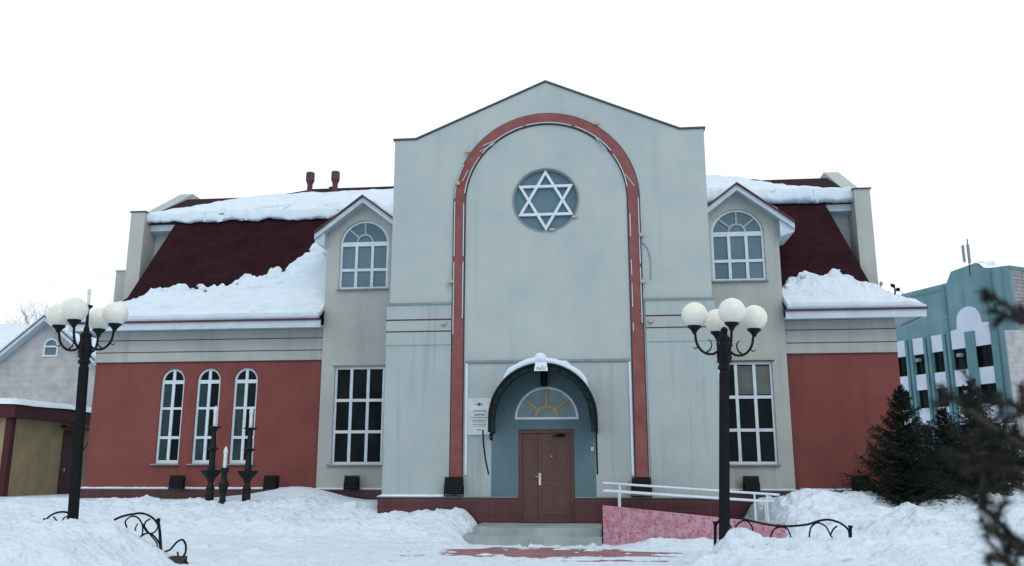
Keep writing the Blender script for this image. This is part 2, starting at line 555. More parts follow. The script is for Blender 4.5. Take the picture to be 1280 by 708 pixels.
for _ in range(1500):
    cx, cy = rgd.uniform(-12, 12), rgd.uniform(-8.5, 3.2)
    if -5.2 < cx < 2.3 and cy < -2.6: continue
    if 1.1 < cx < 5.2 and cy > -2.4: continue
    if cx < -3.6 and cy > 1.6: continue
    if float(vnoise(np.array([cx * .7]), np.array([cy * .7]), 91)[0]) < -.15: continue
    k = rgd.uniform(.5, 1.0)
    dent(cx, cy, .20 * k, .08 * k + .02, rgd.uniform(0, 3.14), (.10 if rgd.random() < .65 else -.08) * k)
for _ in range(90):     # footprints on the trodden path
    cx, cy = rgd.uniform(-6, 2.3), rgd.uniform(-6.5, -2.7)
    dent(cx, cy, .14, .05, rgd.normal() * .5 + 1.2, .018)
nxg, nyg = len(gx), len(gy)
gv = np.stack([GX.ravel(), GY.ravel(), GZ.ravel()], 1)
idx = np.arange(nxg * nyg).reshape(nyg, nxg)
gf = np.stack([idx[:-1, :-1].ravel(), idx[:-1, 1:].ravel(), idx[1:, 1:].ravel(), idx[1:, :-1].ravel()], 1)
me = bpy.data.meshes.new('snow_ground')
me.from_pydata(gv.tolist(), [], gf.tolist())
me.materials.append(M['snow'])
me.polygons.foreach_set('use_smooth', [True] * len(me.polygons))
ground = bpy.data.objects.new('snow_ground', me)
COL.objects.link(ground)
tag(ground, 'snow covered ground with ploughed banks', kind='structure')


def gz(x, y):
    return float(ground_height(np.array([x]), np.array([y]))[0])


pv = MB()
pv.add([(-2.6, -5.6, .012), (3.2, -5.6, .012), (3.2, -2.5, .012), (-2.6, -2.5, .012)], [(0, 1, 2, 3)])
tag(pv.build('paving', 'paver', recalc=False), 'red brick paving showing through trodden snow', kind='structure')

# =================================================================== SYNAGOGUE
SY = thing('synagogue', 'grey and brick red synagogue with tall gabled centre, star window and maroon mansard roofs', 'building', (0, 4, 0))

TX = 4.03
CX = -.04
# ---- tower front wall
door_x0, door_x1, door_z0, door_z1 = -.76, .60, .36, 2.54
outer = [(-TX, .2), (door_x0, .2), (door_x0, door_z1), (door_x1, door_z1), (door_x1, .2), (TX, .2), (TX, 10.12), (3.42, 10.12), (-.02, 11.6), (-3.46, 10.12), (-TX, 10.12)]
rose = circ(CX, 8.35, .83)
fan = halfdisc(-.06, 2.79, 2.79, .76, n=28)
w = MB()
w.plate(outer, [rose, fan], 0, .38)
tower = w.build('tower_wall', 'stucco', SY)
w = MB()
w.box(-TX, -TX + .3, .381, 9, 0, 9.75).box(TX - .3, TX, .381, 9, 0, 9.75).box(-TX + .3, TX - .3, 8.7, 9, 0, 10.0)
w.build('tower_side_wall', 'stucco', SY)
w = MB()
w.add([(-TX + .05, .4, 9.95), (0, .4, 11.3), (TX - .05, .4, 9.95), (-TX + .05, 9.2, 9.95), (0, 9.2, 11.3), (TX - .05, 9.2, 9.95),
       (-TX + .05, .4, 9.8), (TX - .05, .4, 9.8), (-TX + .05, 9.2, 9.8), (TX - .05, 9.2, 9.8)],
      [(0, 1, 4, 3), (1, 2, 5, 4), (6, 8, 9, 7), (0, 3, 8, 6), (2, 7, 9, 5), (0, 6, 7, 2, 1), (3, 4, 5, 9, 8)])
w.build('tower_roof', 'shingle', SY)
# coping along the parapet
w = MB()
pp = [(-TX - .04, 10.12), (-3.47, 10.12), (-.02, 11.6), (3.43, 10.12), (TX + .04, 10.12)]
for a, b in zip(pp[:-1], pp[1:]):
    w.add([(a[0], -.04, a[1] + .003), (b[0], -.04, b[1] + .003), (b[0], .42, b[1] + .003), (a[0], .42, a[1] + .003),
           (a[0], -.04, a[1] + .048), (b[0], -.04, b[1] + .048), (b[0], .42, b[1] + .048), (a[0], .42, a[1] + .048)],
          [(0, 3, 2, 1), (4, 5, 6, 7), (0, 1, 5, 4), (1, 2, 6, 5), (2, 3, 7, 6), (3, 0, 4, 7)])
w.build('parapet_coping', 'coping', SY)

# ---- bands on the tower
for sgn in (-1, 1):
    w = MB()
    x0, x1 = (-TX - .07, -2.44) if sgn < 0 else (2.40, TX + .05)
    w.box(x0, x1, -.05, -.001, 4.64, 5.69)
    if sgn < 0:
        w.box(-TX - .07, -TX, -.001, .9, 4.64, 5.69)
    else:
        w.box(TX, TX + .05, -.001, .9, 4.64, 5.69)
    bnd = w.build('stucco_band', 'stucco_stained', SY)
    w = MB()
    w.box(x0 - .005, x1, -.056, -.0505, 5.26, 5.295).box(x0 - .005, x1, -.056, -.0505, 4.965, 4.995)
    w.build('maroon_line', 'maroon', bnd)
    w = MB()
    w.box(x0 - .02, x1, -.075, -.0505, 5.655, 5.71)
    w.build('shadow_line_strip', 'sill', bnd)  # grey strip drawing the shadow line at the top of the band
    # stained zone below the bands
    w = MB()
    xs0, xs1 = (-TX - .06, -2.44) if sgn < 0 else (2.40, TX + .04)
    w.box(xs0, xs1, -.03, -.001, .95, 4.64)
    w.build('stained_wall_panel', 'stucco_stained', SY)

# ---- arch trim
def arch_pts(r, zb, n=40, cz=8.33):
    return [(CX - r, zb)] + [(CX - r * math.cos(math.pi * i / n), cz + r * math.sin(math.pi * i / n)) for i in range(n + 1)] + [(CX + r, zb)]


def arch_off(i0, i1, r0, r1=None):
    return None


AO, AI = 2.37, 2.09
po, pi_ = arch_pts(AO, 1.36), arch_pts(AI, 1.36)
w = MB()
w.plate(po + pi_[::-1], [], -.045, -.001)
archo = w.build('arch_trim', 'arch_red', SY)
w = MB()      # dark tubes painting the thin shadow along both trim edges
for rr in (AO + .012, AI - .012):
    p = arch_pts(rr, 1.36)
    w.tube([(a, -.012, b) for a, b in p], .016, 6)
w.build('trim_edge_shadow', 'ink_and_shadow', archo)
# light tubes along both edges, broken up
rnd = random.Random(8)
w = MB()


def tube_run(r, z_a, z_b, side):
    w.tube([(CX + side * r, -.062, z_a), (CX + side * r, -.062, z_b)], .013, 6)


for side, rr, runs in ((-1, 2.35, [(4.9, 6.75), (6.9, 8.35), (5.6, 5.6)]), (-1, 2.115, [(5.3, 6.75), (6.9, 8.3), (4.6, 4.6)]),
                       (1, 2.35, [(5.1, 6.5), (6.6, 8.3), (4.6, 4.6)]), (1, 2.13, [(4.9, 5.1), (5.5, 6.1), (6.3, 6.7), (7.3, 7.9)])):
    for a, b in runs:
        if b > a: tube_run(rr, a, b, side)
for r_, a0, a1 in ((2.11, 0.12, .62), (2.11, .68, 1.3), (2.11, 1.33, 1.9), (2.12, 1.95, 2.5), (2.36, .05, .45), (2.10, 2.55, 3.0)):
    w.tube([(CX - r_ * math.cos(a0 + (a1 - a0) * i / 10), -.062, 8.33 + r_ * math.sin(a0 + (a1 - a0) * i / 10)) for i in range(11)], .013, 6)
# slipped pieces
for (xa, za, xb, zb) in ((-1.66, 9.86, -1.38, 9.98), (-1.74, 9.7, -1.36, 9.92), (1.28, 9.95, 1.55, 9.62), (2.0, 8.95, 2.22, 8.62), (-2.2, 8.9, -2.05, 9.2)):
    w.tube([(xa, -.07, za), (xb, -.07, zb)], .010, 6)
w.build('neon_tube', 'white_trim', archo)
for (px, py) in ((585, 191), (573, 231), (746, 156), (802, 295), (804, 353), (564, 353), (556, 405), (813, 402)):
    p = at(px, py, 0)
    w = MB()
    w.box(p.x - .06, p.x + .06, -.14, -.052, p.z - .045, p.z + .045)
    w.build('junction_box', 'cream_plastic', archo, bevel=.01)
w = MB()
w.tube([(2.37, -.02, 7.15), (2.5, -.02, 7.0), (2.56, -.02, 6.75), (2.56, -.02, 6.2)], .01, 5)
w.build('loose_cable', 'sill', archo)

# ---- lower centre zone, shadow strip, white edge strips
w = MB()
w.box(-2.06, 2.0, -.055, -.001, 4.17, 4.23)
led = w.build('inset_shadow_strip', 'sill', SY)  # dark strip standing in for the shadow line of the inset zone
for (a, b) in ((-2.06, -1.998), (1.95, 2.0)):
    w = MB()
    w.box(a, b, -.04, -.001, 1.45, 4.165)
    w.build('white_edge_strip', 'pvc', SY)
w = MB()
w.plate([(-1.995, .95), (door_x0 - .003, .95), (door_x0 - .003, door_z1 + .003), (door_x1 + .003, door_z1 + .003), (door_x1 + .003, .95), (1.947, .95), (1.947, 4.165), (-1.995, 4.165)], [halfdisc(-.06, 2.775, 2.79, .80, n=28)], -.012, -.001)
w.build('lower_wall_panel', 'stucco_stained', SY)
w = MB()
teal_o = [(-1.41, .93), (door_x0 - .003, .93), (door_x0 - .003, door_z1 + .003), (door_x1 + .003, door_z1 + .003), (door_x1 + .003, .93), (1.11, .93)] + \
    [(-.15 + 1.26 * math.cos(math.pi * i / 32), 2.72 + 1.28 * math.sin(math.pi * i / 32)) for i in range(33)]
w.plate(teal_o, [halfdisc(-.06, 2.785, 2.79, .768, n=28)], -.018, -.0125)
w.build('entrance_panel', 'teal_wall', SY)

# ---- rose window
w = MB()
w.plate(circ(CX, 8.35, .835), [circ(CX, 8.35, .80)], .06, .14)
rw = w.build('star_window', 'sill', SY)
w = MB()
w.plate(circ(CX, 8.35, .80), [], .12, .13)
w.build('pane', 'glass_blue', rw)
w = MB()
for off in (0, math.pi):
    tri = [(CX + .82 * math.sin(off + k * 2 * math.pi / 3), 8.35 + .82 * math.cos(off + k * 2 * math.pi / 3)) for k in range(3)]
    inn = [(CX + .685 * math.sin(off + k * 2 * math.pi / 3), 8.35 + .685 * math.cos(off + k * 2 * math.pi / 3)) for k in range(3)]
    y0 = .02 if off == 0 else .023
    w.plate(tri, [inn], y0, .10)
w.build('star', 'pvc', rw)
w = MB()
w.plate(circ(CX, 8.35, .86), [circ(CX, 8.35, .831)], -.018, -.001)
w.build('outer_ring', 'sill', rw)
for (px, py) in ((718, 271), (690, 287)):
    p = at(px, py, -.05)
    w = MB()
    w.box(p.x - .07, p.x + .07, -.07, -.019, p.z - .035, p.z + .03)
    w.build('lamp_fitting', 'cream_plastic', rw, bevel=.01)


# ---- windows
def grid_openings(x0, x1, z0, z1, cols, rows, fr, mu):
    """cols/rows: inner divider positions"""
    xs = [x0 + fr] + [v for c in cols for v in (c - mu / 2, c + mu / 2)] + [x1 - fr]
    zs = [z0 + fr] + [v for c in rows for v in (c - mu / 2, c + mu / 2)] + [z1 - fr]
    return [rect(xs[i], xs[i + 1], zs[j], zs[j + 1]) for i in range(0, len(xs), 2) for j in range(0, len(zs), 2)]


def window(outer, openings, Y, glass, sillx, sillz, name='window', curtains_or_reflections=None, label=None, cmat='glass_curtain', cname='curtain'):
    w = MB()
    w.plate(outer, openings, Y + .07, Y + .14)
    fr = w.build(name, 'pvc', SY, label=label)
    # casement beads: second, slimmer rebate round each opening
    g = MB()
    xs = [p[0] for p in outer]
    g.plate(outer, [], Y + .115, Y + .125)
    g.build('pane', glass, fr)
    if curtains_or_reflections:
        c = MB()
        for r in curtains_or_reflections:
            c.plate(r, [], Y + .108, Y + .1145)
        c.build(cname, cmat, fr)
    s = MB()
    s.box(sillx[0], sillx[1], Y - .09, Y + .069, sillz - .045, sillz - .003)
    s.build('sill', 'sill', fr)
    return fr


# wing windows (three slim arched ones)
wing_holes_left = []
for cx in (-11.755, -10.61, -9.44):
    r = .372
    hole = arch(cx, 1.75, 4.23, r)
    wing_holes_left.append(hole)
    ops = []
    fr, mu = .065, .085
    for (za, zb) in ((1.75 + .1, 2.48), (2.56, 3.36), (3.43, 4.14)):
        ops.append(rect(cx - r + fr, cx - mu / 2, za, zb))
        ops.append(rect(cx + mu / 2, cx + r - fr, za, zb))
    ops.append(halfdisc(cx, 4.25, 4.23, r - fr, x_lo=cx + mu / 2))
    ops.append(halfdisc(cx, 4.25, 4.23, r - fr, x_hi=cx - mu / 2))
    window(arch(cx, 1.75, 4.23, r + .004), ops, 4.0, 'glass', (cx - r - .1, cx + r + .06), 1.75,
           curtains_or_reflections=[rect(cx - r + .02, cx - .005, 1.80, 4.22)], cmat='reflection_teal', cname='painted_reflection')  # teal plates as painted reflection over the left panes

# ---- wings
def wing(x0, x1, holes, xin):
    w = MB()
    w.plate(rect(x0, x1, .3, 4.79), holes, 4.0, 4.35)
    w.build('wing_wall', 'red_stucco', SY)
    w = MB()
    w.box(x0 - .03, x1, 3.965, 4.35, 4.793, 5.76)
    fz = w.build('upper_wall_band', 'stucco_warm', SY)
    w = MB()
    for z in (4.80, 5.11, 5.48):
        w.box(x0 - .036, x1, 3.957, 3.9645, z - .012, z + .014)
    w.build('maroon_line', 'maroon', fz)


wing(-14.3, -7.03, wing_holes_left, -7.03)
wing(6.51, 9.6, [], 6.51)
# side and back walls of the wings
w = MB()
w.box(-14.3, -13.95, 4.351, 14, 0, 5.9).box(9.25, 9.6, 4.351, 14, 0, 5.9).box(-13.95, 9.25, 13.7, 14, 0, 8.4)
w.build('rear_wall', 'stucco_warm', SY)
# attic storey set back behind the mansard
for (a, b) in ((-14.0, -7.0), (6.4, 9.3)):
    w = MB()
    w.box(a, b, 5.93, 6.1, 5.6, 9.5)
    aw = w.build('attic_wall', 'stucco', SY)
    a, b = (-13.9, -12.5) if a < 0 else (8.0, 9.2)
    w = MB()
    w.plate([(5.56, 9.46), (5.93, 9.42), (5.93, 9.66), (5.52, 9.66)], [], a, b, axis='x')
    w.build('attic_cornice', 'white_trim', aw)
    w = MB()
    w.box(a, b, 5.49, 5.75, 9.663, 9.72)
    w.build('attic_gutter', 'maroon', aw)

# ---- end walls: pilaster + raking parapet
for (xa, xb, sg) in ((-14.32, -13.83, -1), (9.14, 9.62, 1)):
    w = MB()
    w.box(xa, xb, 5.15, 5.75, 5.4, 10.02)
    ew = w.build('end_pilaster', 'stucco_warm', SY)
    w = MB()
    w.box(xa - .04, xb + .04, 5.11, 5.79, 10.023, 10.06)
    w.build('pilaster_cap', 'coping', ew)
    w = MB()
    w.plate([(5.751, 5.6), (13.95, 5.6), (13.95, 9.0), (8.9, 11.68), (8.3, 11.68), (5.751, 10.1)], [], xa, xb, axis='x')
    w.build('raking_parapet', 'stucco', SY)
# slim chimney-like pier outside the left end wall
w = MB()
w.box(-14.86, -14.322, 5.5, 6.1, 0, 8.08)
sp = w.build('side_pier', 'stucco_warm', SY)
w = MB()
w.box(-14.89, -14.325, 5.46, 6.14, 8.083, 8.13)
w.build('pier_cap', 'white_trim', sp)

# ---- mansard roofs
PROF = [(3.4, 6.0), (4.15, 6.48), (4.7, 7.0), (5.5, 9.97)]
PZ = [p[1] for p in PROF]
PY = [p[0] for p in PROF]


def mansard(hip, inner, sg):
    """hip: x of the hip at each profile level; inner: x where the roof meets the tower bay"""
    w = MB()
    n = len(PROF)
    vs = []
    for i, (y, z) in enumerate(PROF):
        vs += [(hip[i], y, z), (inner, y, z), (hip[i], 5.92, z)]
    fs = []
    for i in range(n - 1):
        a, b = i * 3, (i + 1) * 3
        fs.append((a, a + 1, b + 1, b))
        fs.append((a, b, b + 2, a + 2))
    w.add(vs, fs)
    # underside
    w.add([(hip[0], 3.4, 5.985), (inner, 3.4, 5.985), (inner, 5.92, 5.985), (hip[0], 5.92, 5.985)], [(0, 1, 2, 3)])
    ro = w.build('mansard_roof', 'shingle', SY)
    e = hip[0]
    lo, hi = min(e, inner), max(e, inner)
    f = MB()
    f.box(lo, hi, 3.40, 3.47, 5.72, 5.93)
    if sg < 0:
        f.box(lo, lo + .07, 3.471, 5.3, 5.72, 5.93)
    else:
        f.box(hi - .07, hi, 3.471, 5.3, 5.72, 5.93)
    f.build('fascia_board', 'white_trim', ro)
    f = MB()
    f.box(lo + .071 if sg < 0 else lo, hi if sg < 0 else hi - .071, 3.471, 5.3, 5.77, 5.80)
    f.build('soffit', 'white_trim', ro)
    f = MB()
    f.box(lo - .03, hi + .03 * (sg > 0), 3.34, 3.469, 5.932, 5.985)
    if sg < 0:
        f.box(lo - .03, lo + .07, 3.4695, 5.3, 5.932, 5.985)
    else:
        f.box(hi - .07, hi + .03, 3.4695, 5.3, 5.932, 5.985)
    f.build('gutter', 'maroon', ro)
    return ro


HL = [-14.95, -14.3, -13.9, -12.75]
HR = [10.27, 9.65, 9.22, 8.22]
mansard(HL, -7.0, -1)
mansard(HR, 6.48, 1)

# ---- upper roof
def upper_z(x, y):
    ridge_y = np.interp(x, [-11.4, -9.5, 5.7, 7.4], [8.0, 9.2, 9.2, 8.0])
    z0 = 9.97 + (y - 5.42) * .545
    zr = 9.97 + (ridge_y - 5.42) * .545
    return np.where(y <= ridge_y, z0, zr - (y - ridge_y) * .6)


ux = np.array([-13.83, -12.6, -11.4, -10.8, -10.2, -9.5, -7, -4, 0, 4, 5.7, 6.3, 6.9, 7.4, 8.2, 9.14])
uy = np.array([5.36, 6, 7, 7.6, 8.0, 8.4, 8.8, 9.2, 10, 11, 12.5, 14.1])
w = MB()
UX, UY = np.meshgrid(ux, uy)
UZ = upper_z(UX, UY)
ii = np.arange(UX.size).reshape(UX.shape)
vv = np.stack([UX.ravel(), UY.ravel(), UZ.ravel()], 1)
w.add(vv.tolist(), np.stack([ii[:-1, :-1].ravel(), ii[:-1, 1:].ravel(), ii[1:, 1:].ravel(), ii[1:, :-1].ravel()], 1).tolist())
w.build('upper_roof', 'shingle', SY, recalc=False)
# vents on the ridge
for (px, pz, h) in ((-9.42, 8.9, 1.0), (-8.45, 8.9, 1.0), (-8.66, 9.4, .45)):
    zb = float(upper_z(px, 8.6)) - .1
    w = MB()
    k = h / 1.0
    w.lathe((px, 8.6 if h > .9 else 9.0, zb), [(.10, 0), (.10, .36 * k), (.11, .42 * k), (.16, .54 * k), (.16, .84 * k), (.14, .86 * k)], 16)
    w.build('roof_vent', 'maroon', SY, smooth=False)

# ---- bays with dormer gables
BC = {-1: -5.86, 1: 5.34}
for sg in (-1, 1):
    c = BC[sg]
    xo = -7.03 if sg < 0 else 6.51          # outer edge
    xi = -TX + .02 if sg < 0 else TX - .02  # towards the tower
    x0, x1 = min(xo, xi), max(xo, xi)
    slope = .77
    za = 9.62
    top = lambda x: za - abs(x - c) * slope
    lowhole = rect(c - .76, c + .76, 1.72, 4.57)
    uphole = arch(c, 6.93, 8.33, .765)
    w = MB()
    w.plate([(x0, .3), (x1, .3), (x1, top(x1)), (c, za), (x0, top(x0))], [lowhole, uphole], 3.8, 4.1)
    w.build('bay_wall', 'stucco_warm', SY)
    w = MB()
    if sg < 0:
        w.box(xo, xo + .3, 4.101, 5.85, 4.6, top(xo) - .02)
    else:
        w.box(xo - .3, xo, 4.101, 5.85, 4.6, top(xo) - .02)
    w.build('bay_side_wall', 'stucco_warm', SY)
    # lower window 3 x 3
    lx0, lx1 = c - .764, c + .764
    ops = grid_openings(lx0, lx1, 1.72, 4.574, [c - .255, c + .255], [2.66, 3.58], .075, .085)
    cur = None
    if sg > 0:
        cur = [rect(c - .22, c + .72, 3.66, 4.46)]
    window(rect(lx0, lx1, 1.716, 4.574), ops, 3.8, 'glass', (lx0 - .1, lx1 + .04), 1.72, curtains_or_reflections=cur)
    w = MB()
    w.box(lx0 - .05, lx1 + .05, 3.76, 3.799, 4.58, 4.61)
    w.build('window_head_strip', 'maroon' if sg > 0 else 'sill', SY)
    # dormer window
    ops = grid_openings(lx0, lx1, 6.93, 8.36, [c - .25, c + .25], [7.54], .075, .085)
    ops.append(halfdisc(c, 8.42, 8.33, .70, n=24))
    wd = window(arch(c, 6.926, 8.33, .769), ops, 3.8, 'glass_blue', (lx0 - .03, lx1 + .03), 6.93)
    w = MB()
    zz = 8.41
    ring = [(c + .27 * math.cos(math.pi * i / 16), zz + .27 * math.sin(math.pi * i / 16)) for i in range(17)]
    rin = [(c + .21 * math.cos(math.pi * i / 16), zz + .21 * math.sin(math.pi * i / 16)) for i in range(17)]
    w.plate(ring + rin[::-1], [], 3.875, 3.905)
    w.bar2((c, zz + .265), (c, zz + .63), .05, 3.878, 3.902)
    angs = (R(140),) if sg < 0 else (R(38), R(142))
    for a in angs:
        w.bar2((c + .265 * math.cos(a), zz + .265 * math.sin(a)), (c + .66 * math.cos(a), zz + .66 * math.sin(a)), .055, 3.879, 3.901)
    w.build('sunburst_bar', 'pale_bar', wd)
    # gable roof: boards, shingle, maroon edge
    ex_o = .40 if sg > 0 else .30
    reach_o = abs(xo - c) + ex_o
    reach_i = abs(xi - c) - .03
    def slab(h0, h1, y0, y1, name, m):
        g = MB()
        for s2, rch in ((sg, reach_o), (-sg, reach_i)):
            xe = c + s2 * rch
            ze = -rch * slope
            g.add([(c, y0, za + h0), (xe, y0, za + ze + h0), (xe, y1, za + ze + h0), (c, y1, za + h0),
                   (c, y0, za + h1), (xe, y0, za + ze + h1), (xe, y1, za + ze + h1), (c, y1, za + h1)],
                  [(0, 3, 2, 1), (4, 5, 6, 7), (0, 1, 5, 4), (1, 2, 6, 5), (2, 3, 7, 6), (3, 0, 4, 7)])
        return g.build(name, m, dr if name != 'dormer_roof' else SY)
    dr = None
    dr = slab(.12, .16, 3.42, 6.2, 'dormer_roof', 'shingle')
    slab(-.05, .115, 3.44, 3.52, 'barge_board', 'white_trim')
    slab(-.01, .03, 3.521, 5.7, 'soffit', 'white_trim')
    slab(.118, .175, 3.37, 3.419, 'edge_strip', 'maroon')
    # boxed end return at the outer eave
    g = MB()
    xe = c + sg * reach_o
    zt = za - reach_o * slope
    a, b = (xo + .003 * sg, xe)
    g.plate([(a, zt + .30), (b, zt + .10), (b, zt - .12), (a, zt - .25)], [], 3.523, 5.2)
    g.build('eave_box', 'white_trim', dr)

# ---- plinths with tile
w = MB()
w.box(-4.16, door_x0 - .002, -.14, -.001, .1, .93).box(door_x1 + .002, 4.12, -.14, -.001, .1, .93)
w.box(-4.16, -TX, 0, 3.6, .1, .93).box(TX, 4.12, 0, 3.6, .1, .93)
w.box(-14.4, -7.03, 3.88, 3.999, .1, 1.0).box(-7.1, -4.17, 3.68, 3.799, .1, 1.0)
w.box(6.6, 9.7, 3.88, 3.999, .1, 1.0).box(4.13, 6.58, 3.68, 3.799, .1, 1.0)
w.box(-14.4, -14.301, 4.0, 14, .1, 1.0).box(9.601, 9.7, 4.0, 14, .1, 1.0)
pl = w.build('tiled_plinth', 'maroon_tile', SY)
for (a, b, y0, y1, z) in ((-4.18, door_x0 - .01, -.17, -.001, .932), (door_x1 + .01, 4.14, -.17, -.001, .932), (-14.42, -7.1, 3.85, 3.999, 1.002),
                          (-7.12, -4.17, 3.65, 3.799, 1.002), (6.6, 9.72, 3.85, 3.999, 1.002), (4.13, 6.6, 3.65, 3.799, 1.002)):
    w = MB()
    w.box(a, b, y0, y1, z, z + .021)
    w.build('plinth_cap', 'sill', pl)

# ---- door
w = MB()
w.plate([(door_x0 + .002, .36), (door_x1 - .002, .36), (door_x1 - .002, door_z1 - .002), (door_x0 + .002, door_z1 - .002)],
        [rect(door_x0 + .09, door_x1 - .09, .42, door_z1 - .09)], .03, .16)
dr_ = w.build('door', 'door', SY)
split_x = door_x0 + .47
for (a, b) in ((door_x0 + .092, split_x - .004), (split_x + .004, door_x1 - .092)):
    w = MB()
    w.box(a, b, .07, .12, .42, door_z1 - .092)
    lf = w.build('door_leaf', 'door', dr_, bevel=.004)
    w = MB()
    wd = b - a
    if wd < .5:
        cells = [(a + .07, b - .07, .62, 1.2), (a + .07, b - .07, 1.32, 1.42), (a + .07, b - .07, 1.54, 2.3)]
    else:
        cells = [(a + .08, a + wd / 2 - .03, .66, 1.22), (a + wd / 2 + .03, b - .08, .66, 1.22), (a + .08, b - .08, 1.34, 1.44),
                 (a + .08, a + wd / 2 - .03, 1.56, 2.26), (a + wd / 2 + .03, b - .08, 1.56, 2.26), (a + .08, b - .08, .5, .56)]
    for (p, q, r_, s_) in cells:
        w.plate(rect(p, q, r_, s_), [rect(p + .016, q - .016, r_ + .016, s_ - .016)], .060, .0695)
        if q - p > .12 and s_ - r_ > .2:
            w.plate(rect(p + .05, q - .05, r_ + .05, s_ - .05), [], .064, .0695)
    w.build('door_panel', 'door', dr_)
w = MB()
hx = split_x + .05
w.box(hx - .028, hx + .028, .05, .0695, 1.22, 1.50)
w.tube([(hx, .05, 1.42), (hx, .0, 1.42), (hx - .10, -.005, 1.42)], .012, 8)
w.build('door_handle', 'chrome', dr_, bevel=.006)
w = MB()
w.box(.17, .36, .0, .0695, 2.36, 2.43)
w.tube([(.2, .03, 2.37), (.05, -.04, 2.38), (.40, -.03, 2.40)], .012, 6)
w.build('door_closer', 'soot', dr_, bevel=.01)
w = MB()
w.lathe((0, 0, 0), [(.001, 0), (.014, 0), (.014, .012), (.001, .012)], 10)
w.v = [(.05 + a, .058 + c_, 1.90 + b) for a, b, c_ in w.v]
w.build('peephole', 'chrome', dr_)
w = MB()
w.box(door_x0, door_x1, .0, .3, .34, .362)
w.build('threshold', 'dark_metal', dr_)
w = MB()
w.box(door_x0, door_x1, .2, .3, .36, door_z1)
w.build('backing', 'soot', dr_)

# ---- fanlight
w = MB()
w.plate(halfdisc(-.06, 2.775, 2.79, .775, n=28), [halfdisc(-.06, 2.83, 2.79, .72, n=24)], -.03, .08)
fl = w.build('fanlight', 'pvc', SY)
w = MB()
w.plate(halfdisc(-.06, 2.80, 2.79, .74, n=24), [], .04, .05)
w.build('pane', 'glass_pale', fl)
w = MB()
zc = 2.831
ring = [(-.06 + .30 * math.cos(math.pi * i / 16), zc + .29 * math.sin(math.pi * i / 16)) for i in range(17)]
rin = [(-.06 + .225 * math.cos(math.pi * i / 16), zc + .215 * math.sin(math.pi * i / 16)) for i in range(17)]
w.plate(ring + rin[::-1], [], .0, .035)
for a in (R(40), R(90), R(140)):
    w.bar2((-.06 + .29 * math.cos(a), zc + .28 * math.sin(a)), (-.06 + .68 * math.cos(a), zc + .66 * math.sin(a)), .065, .003, .033)
w.build('sunburst_bar', 'cream', fl)

# ---- entrance canopy
CC, CR, CZ, CY = -.09, 1.27, 2.76, -1.05
def can_arc(r, n=40, drop=.32):
    return [(CC - r, CZ - drop)] + [(CC - r * math.cos(math.pi * i / n), CZ + r * math.sin(math.pi * i / n)) for i in range(n + 1)] + [(CC + r, CZ - drop)]
w = MB()
a_o, a_i = can_arc(CR), can_arc(CR - .018)
w.plate(a_o + a_i[::-1], [], CY, -.02)
cano = w.build('entrance_canopy', 'canopy_sheet', SY)
w = MB()
for y in (CY - .02, CY + .52, -.05):
    p = can_arc(CR - .03)
    w.tube([(a, y, b) for a, b in p], .022, 6)
p2 = [(CC - (CR - .17) * math.cos(math.pi * i / 30), CZ + (CR - .17) * math.sin(math.pi * i / 30)) for i in range(31)]
w.tube([(a, CY - .02, b) for a, b in p2], .014, 6)
for i in range(0, 31, 2):
    a = math.pi * i / 30
    a2 = math.pi * (i + 1) / 30
    w.tube([(CC - (CR - .17) * math.cos(a), CY - .02, CZ + (CR - .17) * math.sin(a)), (CC - (CR - .03) * math.cos(a2), CY - .02, CZ + (CR - .03) * math.sin(a2))], .009, 5)
for a in (0, 30, 60, 90, 120, 150, 180):
    ca, sa = math.cos(R(a)), math.sin(R(a))
    w.tube([(CC + (CR - .03) * ca, CY, CZ + (CR - .03) * sa), (CC + (CR - .03) * ca, -.03, CZ + (CR - .03) * sa)], .014, 6)
w.build('canopy_frame', 'black_metal', cano)
w = MB()     # dark front rim band of the hood
ro_, ri_ = can_arc(CR - .01), can_arc(CR - .16)
w.plate(ro_ + ri_[::-1], [], CY + .02, CY + .035)
w.build('canopy_rim', 'canopy_sheet', cano)
for s2 in (-1, 1):
    w = MB()
    X = CC + s2 * (CR - .03)
    pts = []
    for i in range(13):
        t = i / 12
        y = CY + (1 - CY - 1 + CY * 0 - .05 - CY) * 0 + (CY * (1 - t) + (-.05) * t)
        z = CZ - .32 - .95 * (t ** .55)
        pts.append((X, y, z))
    w.tube(pts, .02, 6)
    w.tube([(X, CY, CZ - .3), (X, -.05, CZ - .3)], .02, 6)
    for k in range(3):
        cxk = CY + .18 + .2 * k
        w.tube([(X, cxk + .08 * math.cos(a), CZ - .42 + .08 * math.sin(a)) for a in np.linspace(0, 2 * math.pi, 13)], .010, 5)
    w.build('canopy_bracket', 'black_metal', cano)

